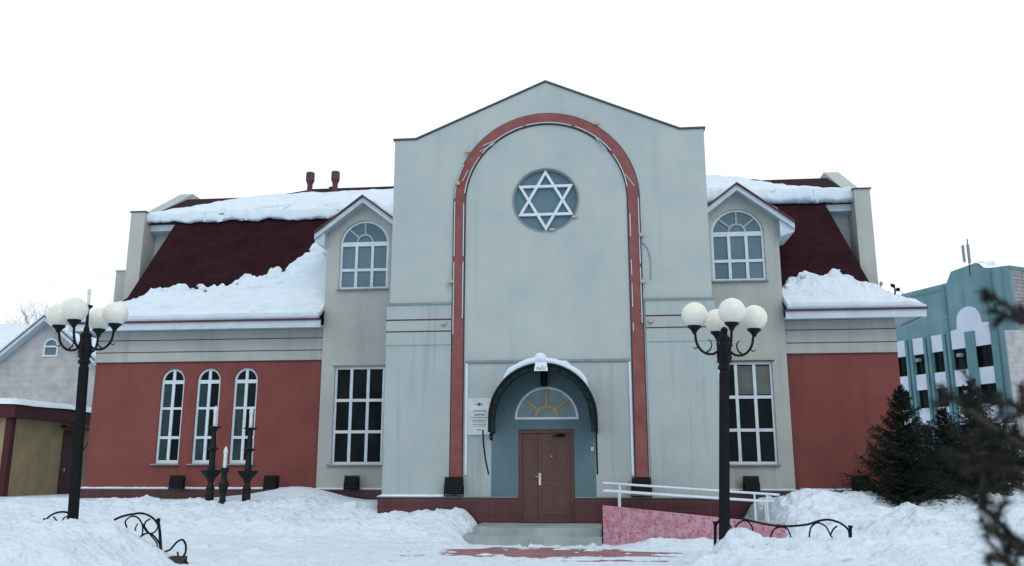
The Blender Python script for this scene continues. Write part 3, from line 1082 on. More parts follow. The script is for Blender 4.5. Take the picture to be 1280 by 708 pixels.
# light and number plate under the canopy
t = thing('wall_lantern', 'black oblong lantern hanging on the wall above the fanlight', 'lamp', (-.1, -.1, 3.6))
w = MB()
w.lathe((-.1, -.22, 3.55), [(.05, 0), (.085, .04), (.085, .42), (.05, .48)], 12)
w.build('lantern_body', 'soot', t)
w = MB()
w.tube([(-.1, -.22, 4.02), (-.1, -.1, 4.02), (-.1, -.02, 3.9)], .015, 6)
w.build('bracket', 'soot', t)
t = thing('number_plate', 'small white plate with a faint blue drawing fixed to the top front of the canopy', 'sign', (-.1, CY - .05, 3.95))
w = MB()
w.add([(-.27, CY - .10, 3.83), (.05, CY - .10, 3.83), (.02, CY - .05, 4.04), (-.24, CY - .05, 4.04),
       (-.27, CY - .085, 3.83), (.05, CY - .085, 3.83), (.02, CY - .035, 4.04), (-.24, CY - .035, 4.04)],
      [(0, 1, 2, 3), (4, 7, 6, 5), (0, 4, 5, 1), (1, 5, 6, 2), (2, 6, 7, 3), (3, 7, 4, 0)])
w.build('plate', 'sign_white', t)
w = MB()
def on_plate(x, z): return (x, CY - .1035 + (z - 3.83) / .21 * .05, z)
for pts in ([(-.22, 3.88), (-.18, 3.93), (-.14, 3.88)], [(-.12, 3.88), (-.08, 3.96), (-.04, 3.88)], [(-.2, 3.87), (0, 3.87)], [(-.03, 3.9), (0.0, 3.94)]):
    w.tube([on_plate(*p) for p in pts], .006, 5)
w.build('emblem', 'blue', t)
t = thing('doorbell', 'small white doorbell box on the teal wall right of the door', 'doorbell', (1.03, -.03, 2.07))
w = MB()
w.box(.995, 1.06, -.055, -.019, 2.02, 2.11)
w.build('housing', 'pvc', t, bevel=.006)
w = MB()
w.box(1.015, 1.04, -.062, -.056, 2.05, 2.075)
w.build('button', 'sill', t)

# ---- plaque
t = thing('wall_plaque', 'silvery wall plaque with blue emblem and lines of text left of the canopy', 'sign', (-1.77, -.03, 2.85))
w = MB()
w.box(-1.97, -1.44, -.05, -.013, 2.43, 3.28)
w.build('plate', 'plaque', t, bevel=.004)
w = MB()
w.plate(rect(-1.985, -1.425, 2.415, 3.295), [rect(-1.965, -1.445, 2.435, 3.275)], -.056, -.014)
w.build('frame', 'pvc', t)
w = MB()
rr = random.Random(3)
for i, (z, wd, h) in enumerate(((3.05, .46, .006), (3.0, .30, .012), (2.97, .34, .010), (2.895, .24, .028), (2.83, .40, .009), (2.80, .46, .006), (2.76, .32, .014),
                                (2.72, .30, .012), (2.66, .34, .011), (2.62, .28, .010), (2.53, .12, .022))):
    x = -1.71 - wd / 2
    if h < .008:
        continue
    while x < -1.71 + wd / 2:
        l = rr.uniform(.012, .035)
        w.box(x, x + l, -.0535, -.0505, z - h / 2, z + h / 2)
        x += l + .008
w.build('text_line', 'ink_and_shadow', t)
w = MB()
for off in (0, math.pi):
    tri = [(-1.71 + .055 * math.sin(off + k * 2.094), 3.15 + .055 * math.cos(off + k * 2.094)) for k in range(3)]
    w.plate(tri, [], -.056 - .001 * off, -.0505)
w.bar2((-1.80, 3.16), (-1.765, 3.13), .02, -.0545, -.0505)
w.bar2((-1.655, 3.13), (-1.62, 3.16), .02, -.0545, -.0505)
w.build('emblem', 'blue', t)

# =================================================================== SNOW ON THE BUILDING
def snow_sheet(name, U_, V_, base, thick, up, label, drop=.03):
    """closed sheet: base(u,v)->xyz arrays, thickness array, lift direction"""
    uu, vv_ = np.meshgrid(np.linspace(0, 1, U_), np.linspace(0, 1, V_))
    x, y, z = base(uu, vv_)
    T = thick(uu, vv_, x, y, z)
    up = np.array(up) / np.linalg.norm(up)
    top = np.stack([x + up[0] * T, y + up[1] * T, z + up[2] * T], -1).reshape(-1, 3)
    bot = np.stack([x - up[0] * drop, y - up[1] * drop, z - up[2] * drop], -1).reshape(-1, 3)
    n = U_ * V_
    ii = np.arange(n).reshape(V_, U_)
    f = np.stack([ii[:-1, :-1].ravel(), ii[:-1, 1:].ravel(), ii[1:, 1:].ravel(), ii[1:, :-1].ravel()], 1).tolist()
    f += [[a + n for a in reversed(q)] for q in f]
    rim = list(ii[0, :]) + list(ii[1:, -1]) + list(ii[-1, -2::-1]) + list(ii[-2:0:-1, 0])
    for a, b in zip(rim, rim[1:] + rim[:1]):
        f.append([b, a, a + n, b + n])
    me = bpy.data.meshes.new(name)
    me.from_pydata(np.concatenate([top, bot]).tolist(), [], f)
    me.materials.append(M['roof_snow'])
    bm = bmesh.new()
    bm.from_mesh(me)
    bmesh.ops.recalc_face_normals(bm, faces=bm.faces)
    bm.to_mesh(me)
    bm.free()
    me.polygons.foreach_set('use_smooth', [True] * len(me.polygons))
    o = bpy.data.objects.new(name, me)
    COL.objects.link(o)
    return tag(o, label, 'snow', kind='stuff')


def mansard_snow(hip, inner, tabx, tabz, seed, label):
    def base(u, v):
        xe = hip[0]
        x = xe + (inner - xe) * u
        zb = np.interp(x, tabx, tabz) + .09 * fbm(x * 2.2, x * 0 + seed, 3, seed) + .11 * fbm(x * 5, x * 0 + seed, 3, seed + 3)
        zb = np.clip(zb, 6.02, 9.6)
        zb = np.maximum(zb, 6.02)
        z = 6.0 + (zb - 6.0) * v
        hx = np.interp(z, PZ, hip)
        x = np.where(xe < inner, np.maximum(x, hx + .01), np.minimum(x, hx - .01))
        y = np.interp(z, PZ, PY)
        y = y - .07 * (1 - v) * (v < .01)
        return x, y, z

    def thick(u, v, x, y, z):
        e = np.clip((1 - v) * 5, 0, 1) ** .7
        span = np.clip(u * abs(hip[0] - inner) / .5, 0, 1) ** .6
        base_t = np.where(z > 7.1, .09, .15)
        rough = .3 + .7 * sstep(v, .45, .8)
        t = base_t * (1 + .32 * rough * fbm(x * 1.7, z * 2.4, 5, seed + 7, .6)) + .05 * rough * np.clip(fbm(x * 5, z * 5, 3, seed + 9), 0, 1) + .012 * np.sin(z * 42 + fbm(x * .8, z, 2, 3)) * (v < .35)
        t = t * (.10 + .90 * e) * (.15 + .85 * span)
        # ragged gaps near the upper edge
        hole = (fbm(x * 3.3, z * 4.5, 3, seed + 5) - .55 * (1 - v) * 4 > .35) & (v > .72)
        t = np.where(hole, -.015, t)
        side = 1 - sstep(np.abs(x - inner) + .10 * fbm(z * 3, z * 0, 3, seed), .08, .22)
        t = np.where((side > .5) & (z > 7.2) & (z < 8.7), -.02, t)
        return np.where(v > .995, -.01, t)
    return snow_sheet('roof_snow', 260, 90, base, thick, (0, -.55, .83), label)


mansard_snow(HL, -7.04, [-14.95, -13.6, -13.35, -12.86, -12.35, -11.8, -11.43, -10.85, -10.22, -9.46, -8.82, -8.46, -8.12, -7.98, -7.7, -7.5, -7.3, -7.0],
             [6.03, 6.85, 7.06, 7.27, 7.40, 7.38, 7.5, 7.36, 7.54, 7.75, 7.93, 8.2, 8.55, 8.85, 9.0, 9.05, 8.9, 8.5], 5,
             'thick snow slipped down to the eave of the left mansard roof')
mansard_snow(HR, 6.52, [6.5, 6.7, 6.89, 7.27, 7.74, 8.33, 8.66, 9.0, 9.37, 9.84, 10.27],
             [6.75, 6.9, 7.1, 7.35, 7.36, 7.43, 7.34, 7.05, 6.68, 6.29, 6.03], 15,
             'heap of snow on the eave of the right mansard roof')


def upper_snow(xa, xb, tabx, taby, seed, label, tmax=.12):
    def base(u, v):
        x = xa + (xb - xa) * u
        yb = np.interp(x, tabx, taby) + .15 * fbm(x * 1.5, x * 0 + seed, 3, seed)
        y = 5.27 + (yb - 5.27) * v
        z = 9.97 + (np.maximum(y, 5.3) - 5.42) * .545 + 0 * x
        z = np.where(v < .015, z - .20 + .05 * fbm(x * 2.5, x * 0, 3, seed + 8), z)
        y = np.where(v < .015, y + .05, y)
        zr = upper_z(x, y)
        z = np.where(y > 7.9, np.maximum(zr, zr), z)
        return x, y + 0 * x, z

    def thick(u, v, x, y, z):
        e = np.clip((1 - v) * 6, 0, 1) ** .6
        lip = np.clip(.75 + v * 9, 0, 1) * (1 - .65 * v)
        t = tmax * (1 + .4 * fbm(x * .9, y * 1.3, 4, seed + 2)) * (.05 + .95 * e) * lip
        dirt = (fbm(x * 2.4, y * 5, 3, seed + 6) > .62) & (v < .25)
        return np.where(dirt, -.02, t + .035 * fbm(x * 4, y * 4, 3, seed + 4) * e)
    return snow_sheet('roof_snow', 240, 50, base, thick, (0, -.25, .95), label)


upper_snow(-13.9, -4.1, [-13.9, -13.2, -12.7, -12.2, -11.6, -10.8, -9.5, -6, -4], [5.9, 6.4, 7.0, 7.7, 8.15, 8.35, 8.55, 8.75, 9.1], 31,
           'long blanket of snow on the upper roof left of the tower')
upper_snow(4.1, 9.2, [4, 5.2, 6.2, 7.0, 7.6, 8.3, 9.2], [9.2, 9.1, 8.6, 7.6, 6.7, 6.1, 5.9], 51,
           'blanket of snow on the upper roof right of the tower', .24)


# snow on the right dormer slope and a little on the left dormer
def dormer_snow(c, sg, reach, label, seed):
    def base(u, v):
        d = .12 + (reach - .25) * u
        x = c + sg * d
        y = 3.62 + 1.9 * v
        return x, y, 9.62 + .17 - d * .77

    def thick(u, v, x, y, z):
        e = np.clip(np.minimum(u, 1 - u) * 8, 0, 1) ** .6 * np.clip(np.minimum(v + .04, 1 - v) * 12, 0, 1) ** .6
        return (.13 + .04 * fbm(x * 4, y * 3, 3, seed)) * e
    return snow_sheet('roof_snow', 50, 40, base, thick, (0, 0, 1), label)


dormer_snow(BC[1], 1, 1.55, 'strip of snow on the outer slope of the right dormer roof', 3)
dormer_snow(BC[-1], 1, 1.5, 'strip of snow on the left dormer roof beside the tower', 6)


# canopy snow
def cb(u, v):
    a = R(138) - R(138 - 34) * u
    return CC + CR * np.cos(a), CY + (-.03 - CY) * v, CZ + CR * np.sin(a)


def cbn(name, label):
    U_, V_ = 90, 24
    uu, vv_ = np.meshgrid(np.linspace(0, 1, U_), np.linspace(0, 1, V_))
    a = R(136) - R(136 - 36) * uu
    e = np.clip(np.minimum(uu, 1 - uu) * 9, 0, 1) ** .55 * np.clip(np.minimum(vv_ + .06, 1.2 - vv_) * 8, 0, 1) ** .5
    T = (.12 + .04 * fbm(uu * 6, vv_ * 3, 4, 77) + .02 * uu) * e + .11 * np.exp(-((a - R(92)) / R(5.0)) ** 4) * np.exp(-((vv_ - .3) / .4) ** 2)
    T = T + .0
    r = CR + T
    top = np.stack([CC + r * np.cos(a), CY - .04 + (-.03 - CY + .04) * vv_, CZ + r * np.sin(a)], -1).reshape(-1, 3)
    r2 = CR + .003
    bot = np.stack([CC + r2 * np.cos(a), CY - .04 + (-.03 - CY + .04) * vv_, CZ + r2 * np.sin(a)], -1).reshape(-1, 3)
    n = U_ * V_
    ii = np.arange(n).reshape(V_, U_)
    f = np.stack([ii[:-1, :-1].ravel(), ii[:-1, 1:].ravel(), ii[1:, 1:].ravel(), ii[1:, :-1].ravel()], 1).tolist()
    f += [[q + n for q in reversed(p)] for p in f]
    rim = list(ii[0, :]) + list(ii[1:, -1]) + list(ii[-1, -2::-1]) + list(ii[-2:0:-1, 0])
    for p, q in zip(rim, rim[1:] + rim[:1]):
        f.append([q, p, p + n, q + n])
    w = MB()
    w.add(np.concatenate([top, bot]).tolist(), f)
    return tag(w.build(name, 'roof_snow', smooth=True), label, 'snow', kind='stuff')


cbn('canopy_snow', 'cap of snow with a bump on top of the entrance canopy')

# snow line on the plinth ledges
w = MB()
rs = random.Random(12)
def ledge(x0, x1, y0, y1, z, h):
    n = max(4, int((x1 - x0) / .12))
    vs, fs = [], []
    for i in range(n + 1):
        x = x0 + (x1 - x0) * i / n
        hh = h * (.75 + .3 * rs.random()) * (0.02 if i in (0, n) else 1)
        vs += [(x, y0, z), (x, y0 + .02, z + hh * .8), (x, y1, z + hh)]
    for i in range(n):
        a, b = i * 3, i * 3 + 3
        fs += [(a, b, b + 1, a + 1), (a + 1, b + 1, b + 2, a + 2)]
    w.add(vs, fs)
ledge(-14.42, -7.1, 3.84, 4.0, 1.026, .05)
ledge(-7.1, -4.18, 3.64, 3.8, 1.026, .045)
ledge(6.6, 9.72, 3.84, 4.0, 1.026, .05)
ledge(4.14, 6.58, 3.64, 3.8, 1.026, .04)
ledge(-4.18, -2.0, -.175, -.03, .953, .05)
tag(w.build('ledge_snow', 'roof_snow', smooth=True, recalc=False), 'thin line of snow on the plinth ledges', 'snow', kind='stuff')

# =================================================================== STEPS AND RAMP
t = thing('entrance_steps', 'two grey tiled steps with a rounded corner in front of the door', 'steps', (-.1, -1, 0))
def rounded(x0, x1, y0, y1, r, n=10):
    p = [(x1, y0), (x1, y1), (x0, y1)]
    return p + [(x0 + r - r * math.cos(math.pi / 2 * i / n), y0 + r - r * math.sin(math.pi / 2 * i / n)) for i in range(n + 1)]
w = MB()
w.plate(rounded(-1.6, 1.22, -1.95, -.145, .5), [], .02, .355, axis='z')
w.build('landing', 'tile_grey', t, bevel=.008)
w = MB()
w.plate(rounded(-1.78, 1.22, -2.35, -.15, .6), [], .0, .205, axis='z')
w.build('lower_step', 'tile_grey', t, bevel=.008)

rp = thing('wheelchair_ramp', 'pink marbled wheelchair ramp with white handrails right of the steps', 'ramp', (3, -1.6, 0))
w = MB()
w.plate([(1.25, -.1), (4.99, -.1), (4.99, .485), (4.95, .49), (1.25, .85)], [], -2.25, -2.08)
w.build('side_wall', 'terrazzo', rp, bevel=.01)
w = MB()
w.add([(1.25, -2.079, .36), (5.3, -2.079, .26), (5.3, -.6, .26), (1.25, -.6, .36), (1.25, -2.079, 0), (5.6, -2.079, 0), (5.6, -.6, 0), (1.25, -.6, 0)],
      [(0, 1, 2, 3), (4, 7, 6, 5), (0, 4, 5, 1), (2, 6, 7, 3), (0, 3, 7, 4), (1, 5, 6, 2)])
w.build('ramp_surface', 'tile_grey', rp)
w = MB()
w.plate([(1.25, -.1), (5.3, -.1), (5.3, .40), (1.25, .62)], [], -.6, -.5)
w.build('inner_wall', 'concrete', rp)
for (Y, dz, nm) in ((-2.16, 0, 0), (-.55, .03, 1)):
    w = MB()
    if nm == 0:
        w.tube([(1.27, Y, 1.31), (4.92, Y, 1.075)], .024, 8)
        w.tube([(1.27, Y, 1.14), (4.66, Y, .94)], .024, 8)
    else:
        w.tube([(1.3, Y, 1.12), (5.1, Y, .88)], .024, 8)
    w.build('handrail', 'pvc', rp)
    for x in ((1.62, 4.41, 4.66) if nm == 0 else (1.62, 4.9)):
        zt = (1.31 - (x - 1.27) * .0644) if nm == 0 else 1.12 - (x - 1.3) * .063
        w = MB()
        w.tube([(x, Y, .35), (x, Y, zt)], .02, 8)
        w.build('rail_post', 'pvc', rp)

# =================================================================== FLOODLIGHTS
def floodlight(x, y, z, s, label, tilt=0):
    t = thing('floodlight', label, 'floodlight', (x, y, z), group='black floodlights along the plinth')
    w = MB()
    h, wd, d = .40 * s, .44 * s, .24 * s
    pr = [(-d / 2, .04), (d / 2 * .6, .02), (d / 2, h), (-d / 2 * .5, h + .02)]
    w.plate([(p[0], p[1]) for p in pr], [], -wd / 2, wd / 2, axis='x')
    w.v = [(a, b, c) for a, b, c in w.v]
    hs = w.build('housing', 'soot', t, bevel=.012)
    fn = MB()
    for k in range(6):
        zz = .07 * s + k * .055 * s
        fn.box(-wd / 2 + .03, wd / 2 - .03, -d / 2 - .012 + k * .008, -d / 2 + .02 + k * .008, zz, zz + .02)
    fo = fn.build('cooling_fin', 'dark_metal', t)
    b = MB()
    b.box(-wd / 2 - .025, -wd / 2 - .004, -.03, .03, .0, h * .6).box(wd / 2 + .004, wd / 2 + .025, -.03, .03, .0, h * .6).box(-wd / 2 - .025, wd / 2 + .025, -.03, .03, -.02, .0)
    bo = b.build('yoke', 'soot', t)
    g = MB()
    g.box(-wd / 2 - .01, wd / 2 + .01, -d * .3, d / 2 + .03, h + .022, h + .04)
    vo = g.build('visor', 'soot', t)
    for o in (hs, fo, bo, vo):
        o.matrix_parent_inverse = Matrix()
    t.rotation_euler = (0, 0, tilt)
    return t


floodlight(-11.17, 3.62, 1.0, .93, 'black floodlight below the leftmost slim arched window', .1)
floodlight(-8.31, 3.62, 1.0, .93, 'black floodlight on the red wall right of the candlesticks', -.1)
floodlight(-5.88, 3.5, 1.0, .93, 'black floodlight under the tall window left of the tower', -.05)
floodlight(-2.28, -.22, .98, .98, 'large black floodlight at the left foot of the red arch', -.04)
floodlight(2.16, -.24, .98, .98, 'large black floodlight at the right foot of the red arch behind the white handrail', .04)
floodlight(5.28, 3.5, 1.0, .93, 'black floodlight under the tall window right of the tower', .1)
floodlight(8.2, 3.62, 1.0, .98, 'black floodlight on the right red wall beside the spruce', .08)

# =================================================================== STREET LAMPS
def street_lamp(loc, z_ground, head, rot, lean, finial, label, front_up=.0):
    """loc: base x,y; head: height of the arm hub above ground level 0"""
    t = thing('street_lamp', label, 'street lamp', (loc[0], loc[1], 0), group='four globe street lamps')
    parts = []
    w = MB()
    prof = [(.086, 0), (.086, .5), (.084, .56), (.083, .62), (.080, 1.6), (.076, head - .55), (.074, head - .35), (.105, head - .33), (.105, head - .29), (.082, head - .26),
            (.098, head - .2), (.115, head - .08), (.10, head + .06), (.082, head + .12), (.10, head + .16), (.10, head + .2), (.06, head + .24), (.045, head + .30)]
    w.lathe((0, 0, 0), prof, 12)
    for k in range(12):
        a = 2 * math.pi * k / 12
        w.tube([(.078 * math.cos(a), .078 * math.sin(a), .1), (.073 * math.cos(a), .073 * math.sin(a), head - .4)], .012, 4)
    parts.append(w.build('pole', 'black_metal', t))
    w = MB()
    if finial:
        w.lathe((0, 0, head + .3), [(.05, 0), (.03, .06), (.022, .30), (.03, .36), (.075, .40), (.08, .43), (.03, .44)], 10)
        parts.append(w.build('finial', 'black_metal', t))
        w = MB()
        w.lathe((0, 0, head + .74), [(.026, 0), (.026, .2), (.034, .22), (.030, .29), (.006, .30)], 10)
        parts.append(w.build('finial_candle', 'candle', t))
    else:
        w.lathe((0, 0, head + .29), [(.055, 0), (.06, .05), (.03, .09)], 10)
        parts.append(w.build('finial', 'black_metal', t))
    for k in range(4):
        a = rot + k * math.pi / 2
        ca, sa = math.cos(a), math.sin(a)
        P = lambda r, z: (r * ca, r * sa, head + z)
        w = MB()
        pts = [P(.06, -.02)]
        # sweep down, out and up
        for i in range(15):
            th = -math.pi * .5 * .95 + (math.pi * .5 * .95) * i / 14
            pts.append(P(.24 + .24 * math.cos(th), -.02 + .23 * 1 + .30 * math.sin(th)))
        pts.append(P(.50, .27))
        w.tube([P(.04, .03), P(.10, -.03), P(.18, -.085)] + pts[1:], .022, 7)
        # inner curl
        c = [P(.20 - .0, -.09), P(.14, .02), P(.145, .10), P(.19, .145), P(.235, .12)]
        c = [P(.30, -.07), P(.23, -.01), P(.205, .07), P(.225, .14), P(.27, .155)]
        w.tube(c, [.016, .014, .012, .010, .006], 6)
        c = [P(.10, -.04), P(.115, -.13), P(.10, -.19), P(.13, -.22)]
        w.tube(c, [.018, .014, .012, .007], 6)
        w.tube([P(.42, .03), P(.49, -.01), P(.53, .02)], [.012, .010, .005], 6)
        arm = w.build('arm', 'black_metal', t)
        parts.append(arm)
        cup = MB()
        cup.lathe(P(.50, .24), [(.03, 0), (.05, .05), (.10, .10), (.115, .105), (.115, .135), (.06, .14)], 16)
        parts.append(cup.build('globe_holder', 'black_metal', t))
        g = MB()
        g.lathe(P(.50, .56), [(.218 * math.sin(math.pi * (i + .3) / 18.6), -.218 * math.cos(math.pi * (i + .3) / 18.6)) for i in range(19)], 32)
        parts.append(g.build('lamp_globe', 'globe', t, smooth=True))
    for o in parts:
        o.matrix_parent_inverse = Matrix()
    t.rotation_euler = lean
    return t


# (parts are built in the lamp's own space, so re-centre their parent inverse)
street_lamp((3.16, -6.5), .6, 3.56, R(6), (0, R(2.9), 0), False, 'black lamp post with four globes on the snow bank right of the ramp')
street_lamp((-7.86, -6.5), .66, 3.80, R(8), (0, R(-2.0), 0), True, 'black four globe lamp post with a slim spike, standing left before the tan shed')


# =================================================================== CANDLESTICKS
def candlestick(x, y, h, big, label):
    zb = gz(x, y) - .15
    t = thing('lamp_candlestick', label, 'candlestick', (x, y, zb), group='iron candlestick lamps in the snow')
    w = MB()
    H = h + .15
    if big:
        prof = [(.15, 0), (.15, .5), (.13, .62), (.16, .68), (.12, .75), (.09, .85), (.12, .93), (.15, 1.0), (.30, 1.23), (.31, 1.27), (.13, 1.29), (.11, 1.45),
                (.10, 1.85), (.12, 1.93), (.19, 1.98), (.12, 2.03), (.095, 2.1), (.085, 2.55), (.11, 2.64), (.20, 2.69), (.20, 2.72), (.07, 2.73)]
        k = (H - .42) / 2.73
        prof = [(r * (.78 if r < .17 else .93), z * k) for r, z in prof]
    else:
        prof = [(.10, 0), (.18, .12), (.10, .22), (.09, .45), (.15, .62), (.17, .72), (.10, .85), (.085, 1.0), (.13, 1.12), (.13, 1.2), (.05, 1.21)]
        k = (H - .46) / 1.21
        prof = [(r * .85, z * k) for r, z in prof]
    w.lathe((0, 0, 0), prof, 8)
    o = w.build('stand', 'dark_metal', t)
    o.matrix_parent_inverse = Matrix()
    w = MB()
    r = .046
    w.lathe((0, 0, prof[-1][1]), [(r, 0), (r, .34), (r * 1.2, .36), (r * 1.25, .42), (r * .6, .52), (.004, .54)], 12)
    o = w.build('candle', 'candle', t, smooth=False)
    o.matrix_parent_inverse = Matrix()
    return t


candlestick(-9.02, 1.2, 2.42, True, 'tall iron candlestick left of the short one, in front of the slim windows')
candlestick(-8.02, 1.2, 2.38, True, 'tall iron candlestick right of the short one, before the third slim window')
candlestick(-8.48, .8, 1.32, False, 'short iron candlestick standing between the two tall ones')


# =================================================================== GARDEN FENCES (wrought iron)
def iron(points, Y, w, r=.016, dy=0):
    """smooth tube through photo points on the plane Y"""
    P = [at(x, y, Y) + Vector((0, dy, 0)) for x, y in points]
    out = []
    n = len(P)
    for i in range(n - 1):
        p0, p1, p2, p3 = P[max(i - 1, 0)], P[i], P[i + 1], P[min(i + 2, n - 1)]
        for k in range(6):
            t = k / 6
            out.append(.5 * ((2 * p1) + (p2 - p0) * t + (2 * p0 - 5 * p1 + 4 * p2 - p3) * t * t + (3 * p1 - p0 - 3 * p2 + p3) * t ** 3))
    out.append(P[-1])
    w.tube(out, r, 6)


def scroll(points, Y, parent, r=.013, dy=.02):
    w = MB()
    iron(points, Y, w, r, dy)
    return w.build('scroll', 'black_metal', parent)


YF = -6.45
t = thing('garden_fence', 'low wavy wrought iron fence half buried in snow beside the right lamp post', 'fence', at(980, 670, YF), group='low wrought iron garden fences')
w = MB()
iron([(894, 659), (899, 651), (907, 648), (920, 647), (937, 651), (960, 656), (983, 658), (1008, 656), (1025, 651), (1037, 650), (1050, 654), (1060, 662), (1062, 672)], YF, w, .018)
w.build('top_rail', 'black_metal', t)
scroll([(917, 668), (921, 657), (930, 651), (938, 655), (942, 664)], YF, t, .013, .02)
scroll([(963, 672), (968, 662), (977, 659), (985, 662), (989, 672)], YF, t, .013, .02)
scroll([(1012, 672), (1014, 660), (1022, 654), (1032, 658), (1038, 668), (1041, 673)], YF, t, .013, .02)
scroll([(1038, 670), (1042, 662), (1047, 658)], YF, t, .013, .02)
scroll([(917, 664), (912, 656), (910, 650)], YF, t, .013, .02)
for (px, y0, y1) in ((894, 652, 690), (1063, 657, 700)):
    w = MB()
    w.tube([at(px, y1, YF), at(px, y0 + 2, YF)], .026, 8)
    w.tube([at(px, y0 + 3, YF), at(px, y0, YF)], .036, 8)
    w.build('post', 'black_metal', t)

t = thing('garden_fence', 'low wrought iron fence with scrolls sinking into the snow bank at lower left', 'fence', at(180, 690, YF), group='low wrought iron garden fences')
w = MB()
iron([(143, 650), (152, 646), (165, 643), (178, 642), (190, 647), (197, 655), (198, 660)], YF, w, .02)
iron([(202, 694), (206, 690), (213, 687), (221, 678), (228, 675), (232, 681), (232, 690), (229, 696)], YF, w, .018)
w.build('top_rail', 'black_metal', t)
scroll([(158, 660), (156, 652), (163, 646), (171, 647), (177, 656), (177, 668), (172, 676)], YF, t, .014, .02)
scroll([(187, 649), (181, 653), (180, 661), (186, 667), (193, 665), (197, 658)], YF, t, .014, .02)
scroll([(170, 676), (178, 669), (186, 667), (194, 673), (200, 684), (198, 694)], YF, t, .016, .02)
scroll([(178, 659), (177, 655), (186, 668), (195, 680), (195, 694)], YF, t, .012, .03)
scroll([(169, 664), (168, 661), (171, 655)], YF, t, .012, .03)
scroll([(214, 708), (219, 703), (226, 701), (233, 705), (236, 714)], YF, t, .016)
scroll([(222, 700), (229, 701), (235, 708), (237, 716)], YF, t, .016, .05)
w = MB()
w.tube([at(202, 712, YF), at(200, 668, YF), at(198, 650, YF)], [.03, .026, .022], 8)
w.tube([at(198, 653, YF), at(198, 648, YF)], .034, 8)
w.build('post', 'black_metal', t)
w = MB()
a, b = at(204, 697, YF), at(230, 699, YF)
w.box(a.x, b.x, YF - .1, YF + .12, a.z - .09, a.z + .02)
w.build('wooden_block', 'bark', t, label='weathered brown block wedged under the scroll')
w = MB()
w.tube([at(223, 699, YF - .08), at(222, 690, YF - .08)], .016, 6)
w.build('bolt', 'black_metal', t)

t = thing('garden_fence', 'short wrought iron hoop and post left of the left lamp post', 'fence', at(70, 660, YF), group='low wrought iron garden fences')
w = MB()
iron([(57, 660), (58, 650), (66, 643), (78, 640), (90, 643), (98, 650)], YF, w, .018)
w.build('top_rail', 'black_metal', t)
scroll([(72, 654), (69, 650), (66, 646)], YF, t, .013)
scroll([(76, 656), (79, 648), (86, 645)], YF, t, .013)
w = MB()
w.tube([at(57, 680, YF), at(56, 648, YF)], .03, 8)
w.build('post', 'black_metal', t)


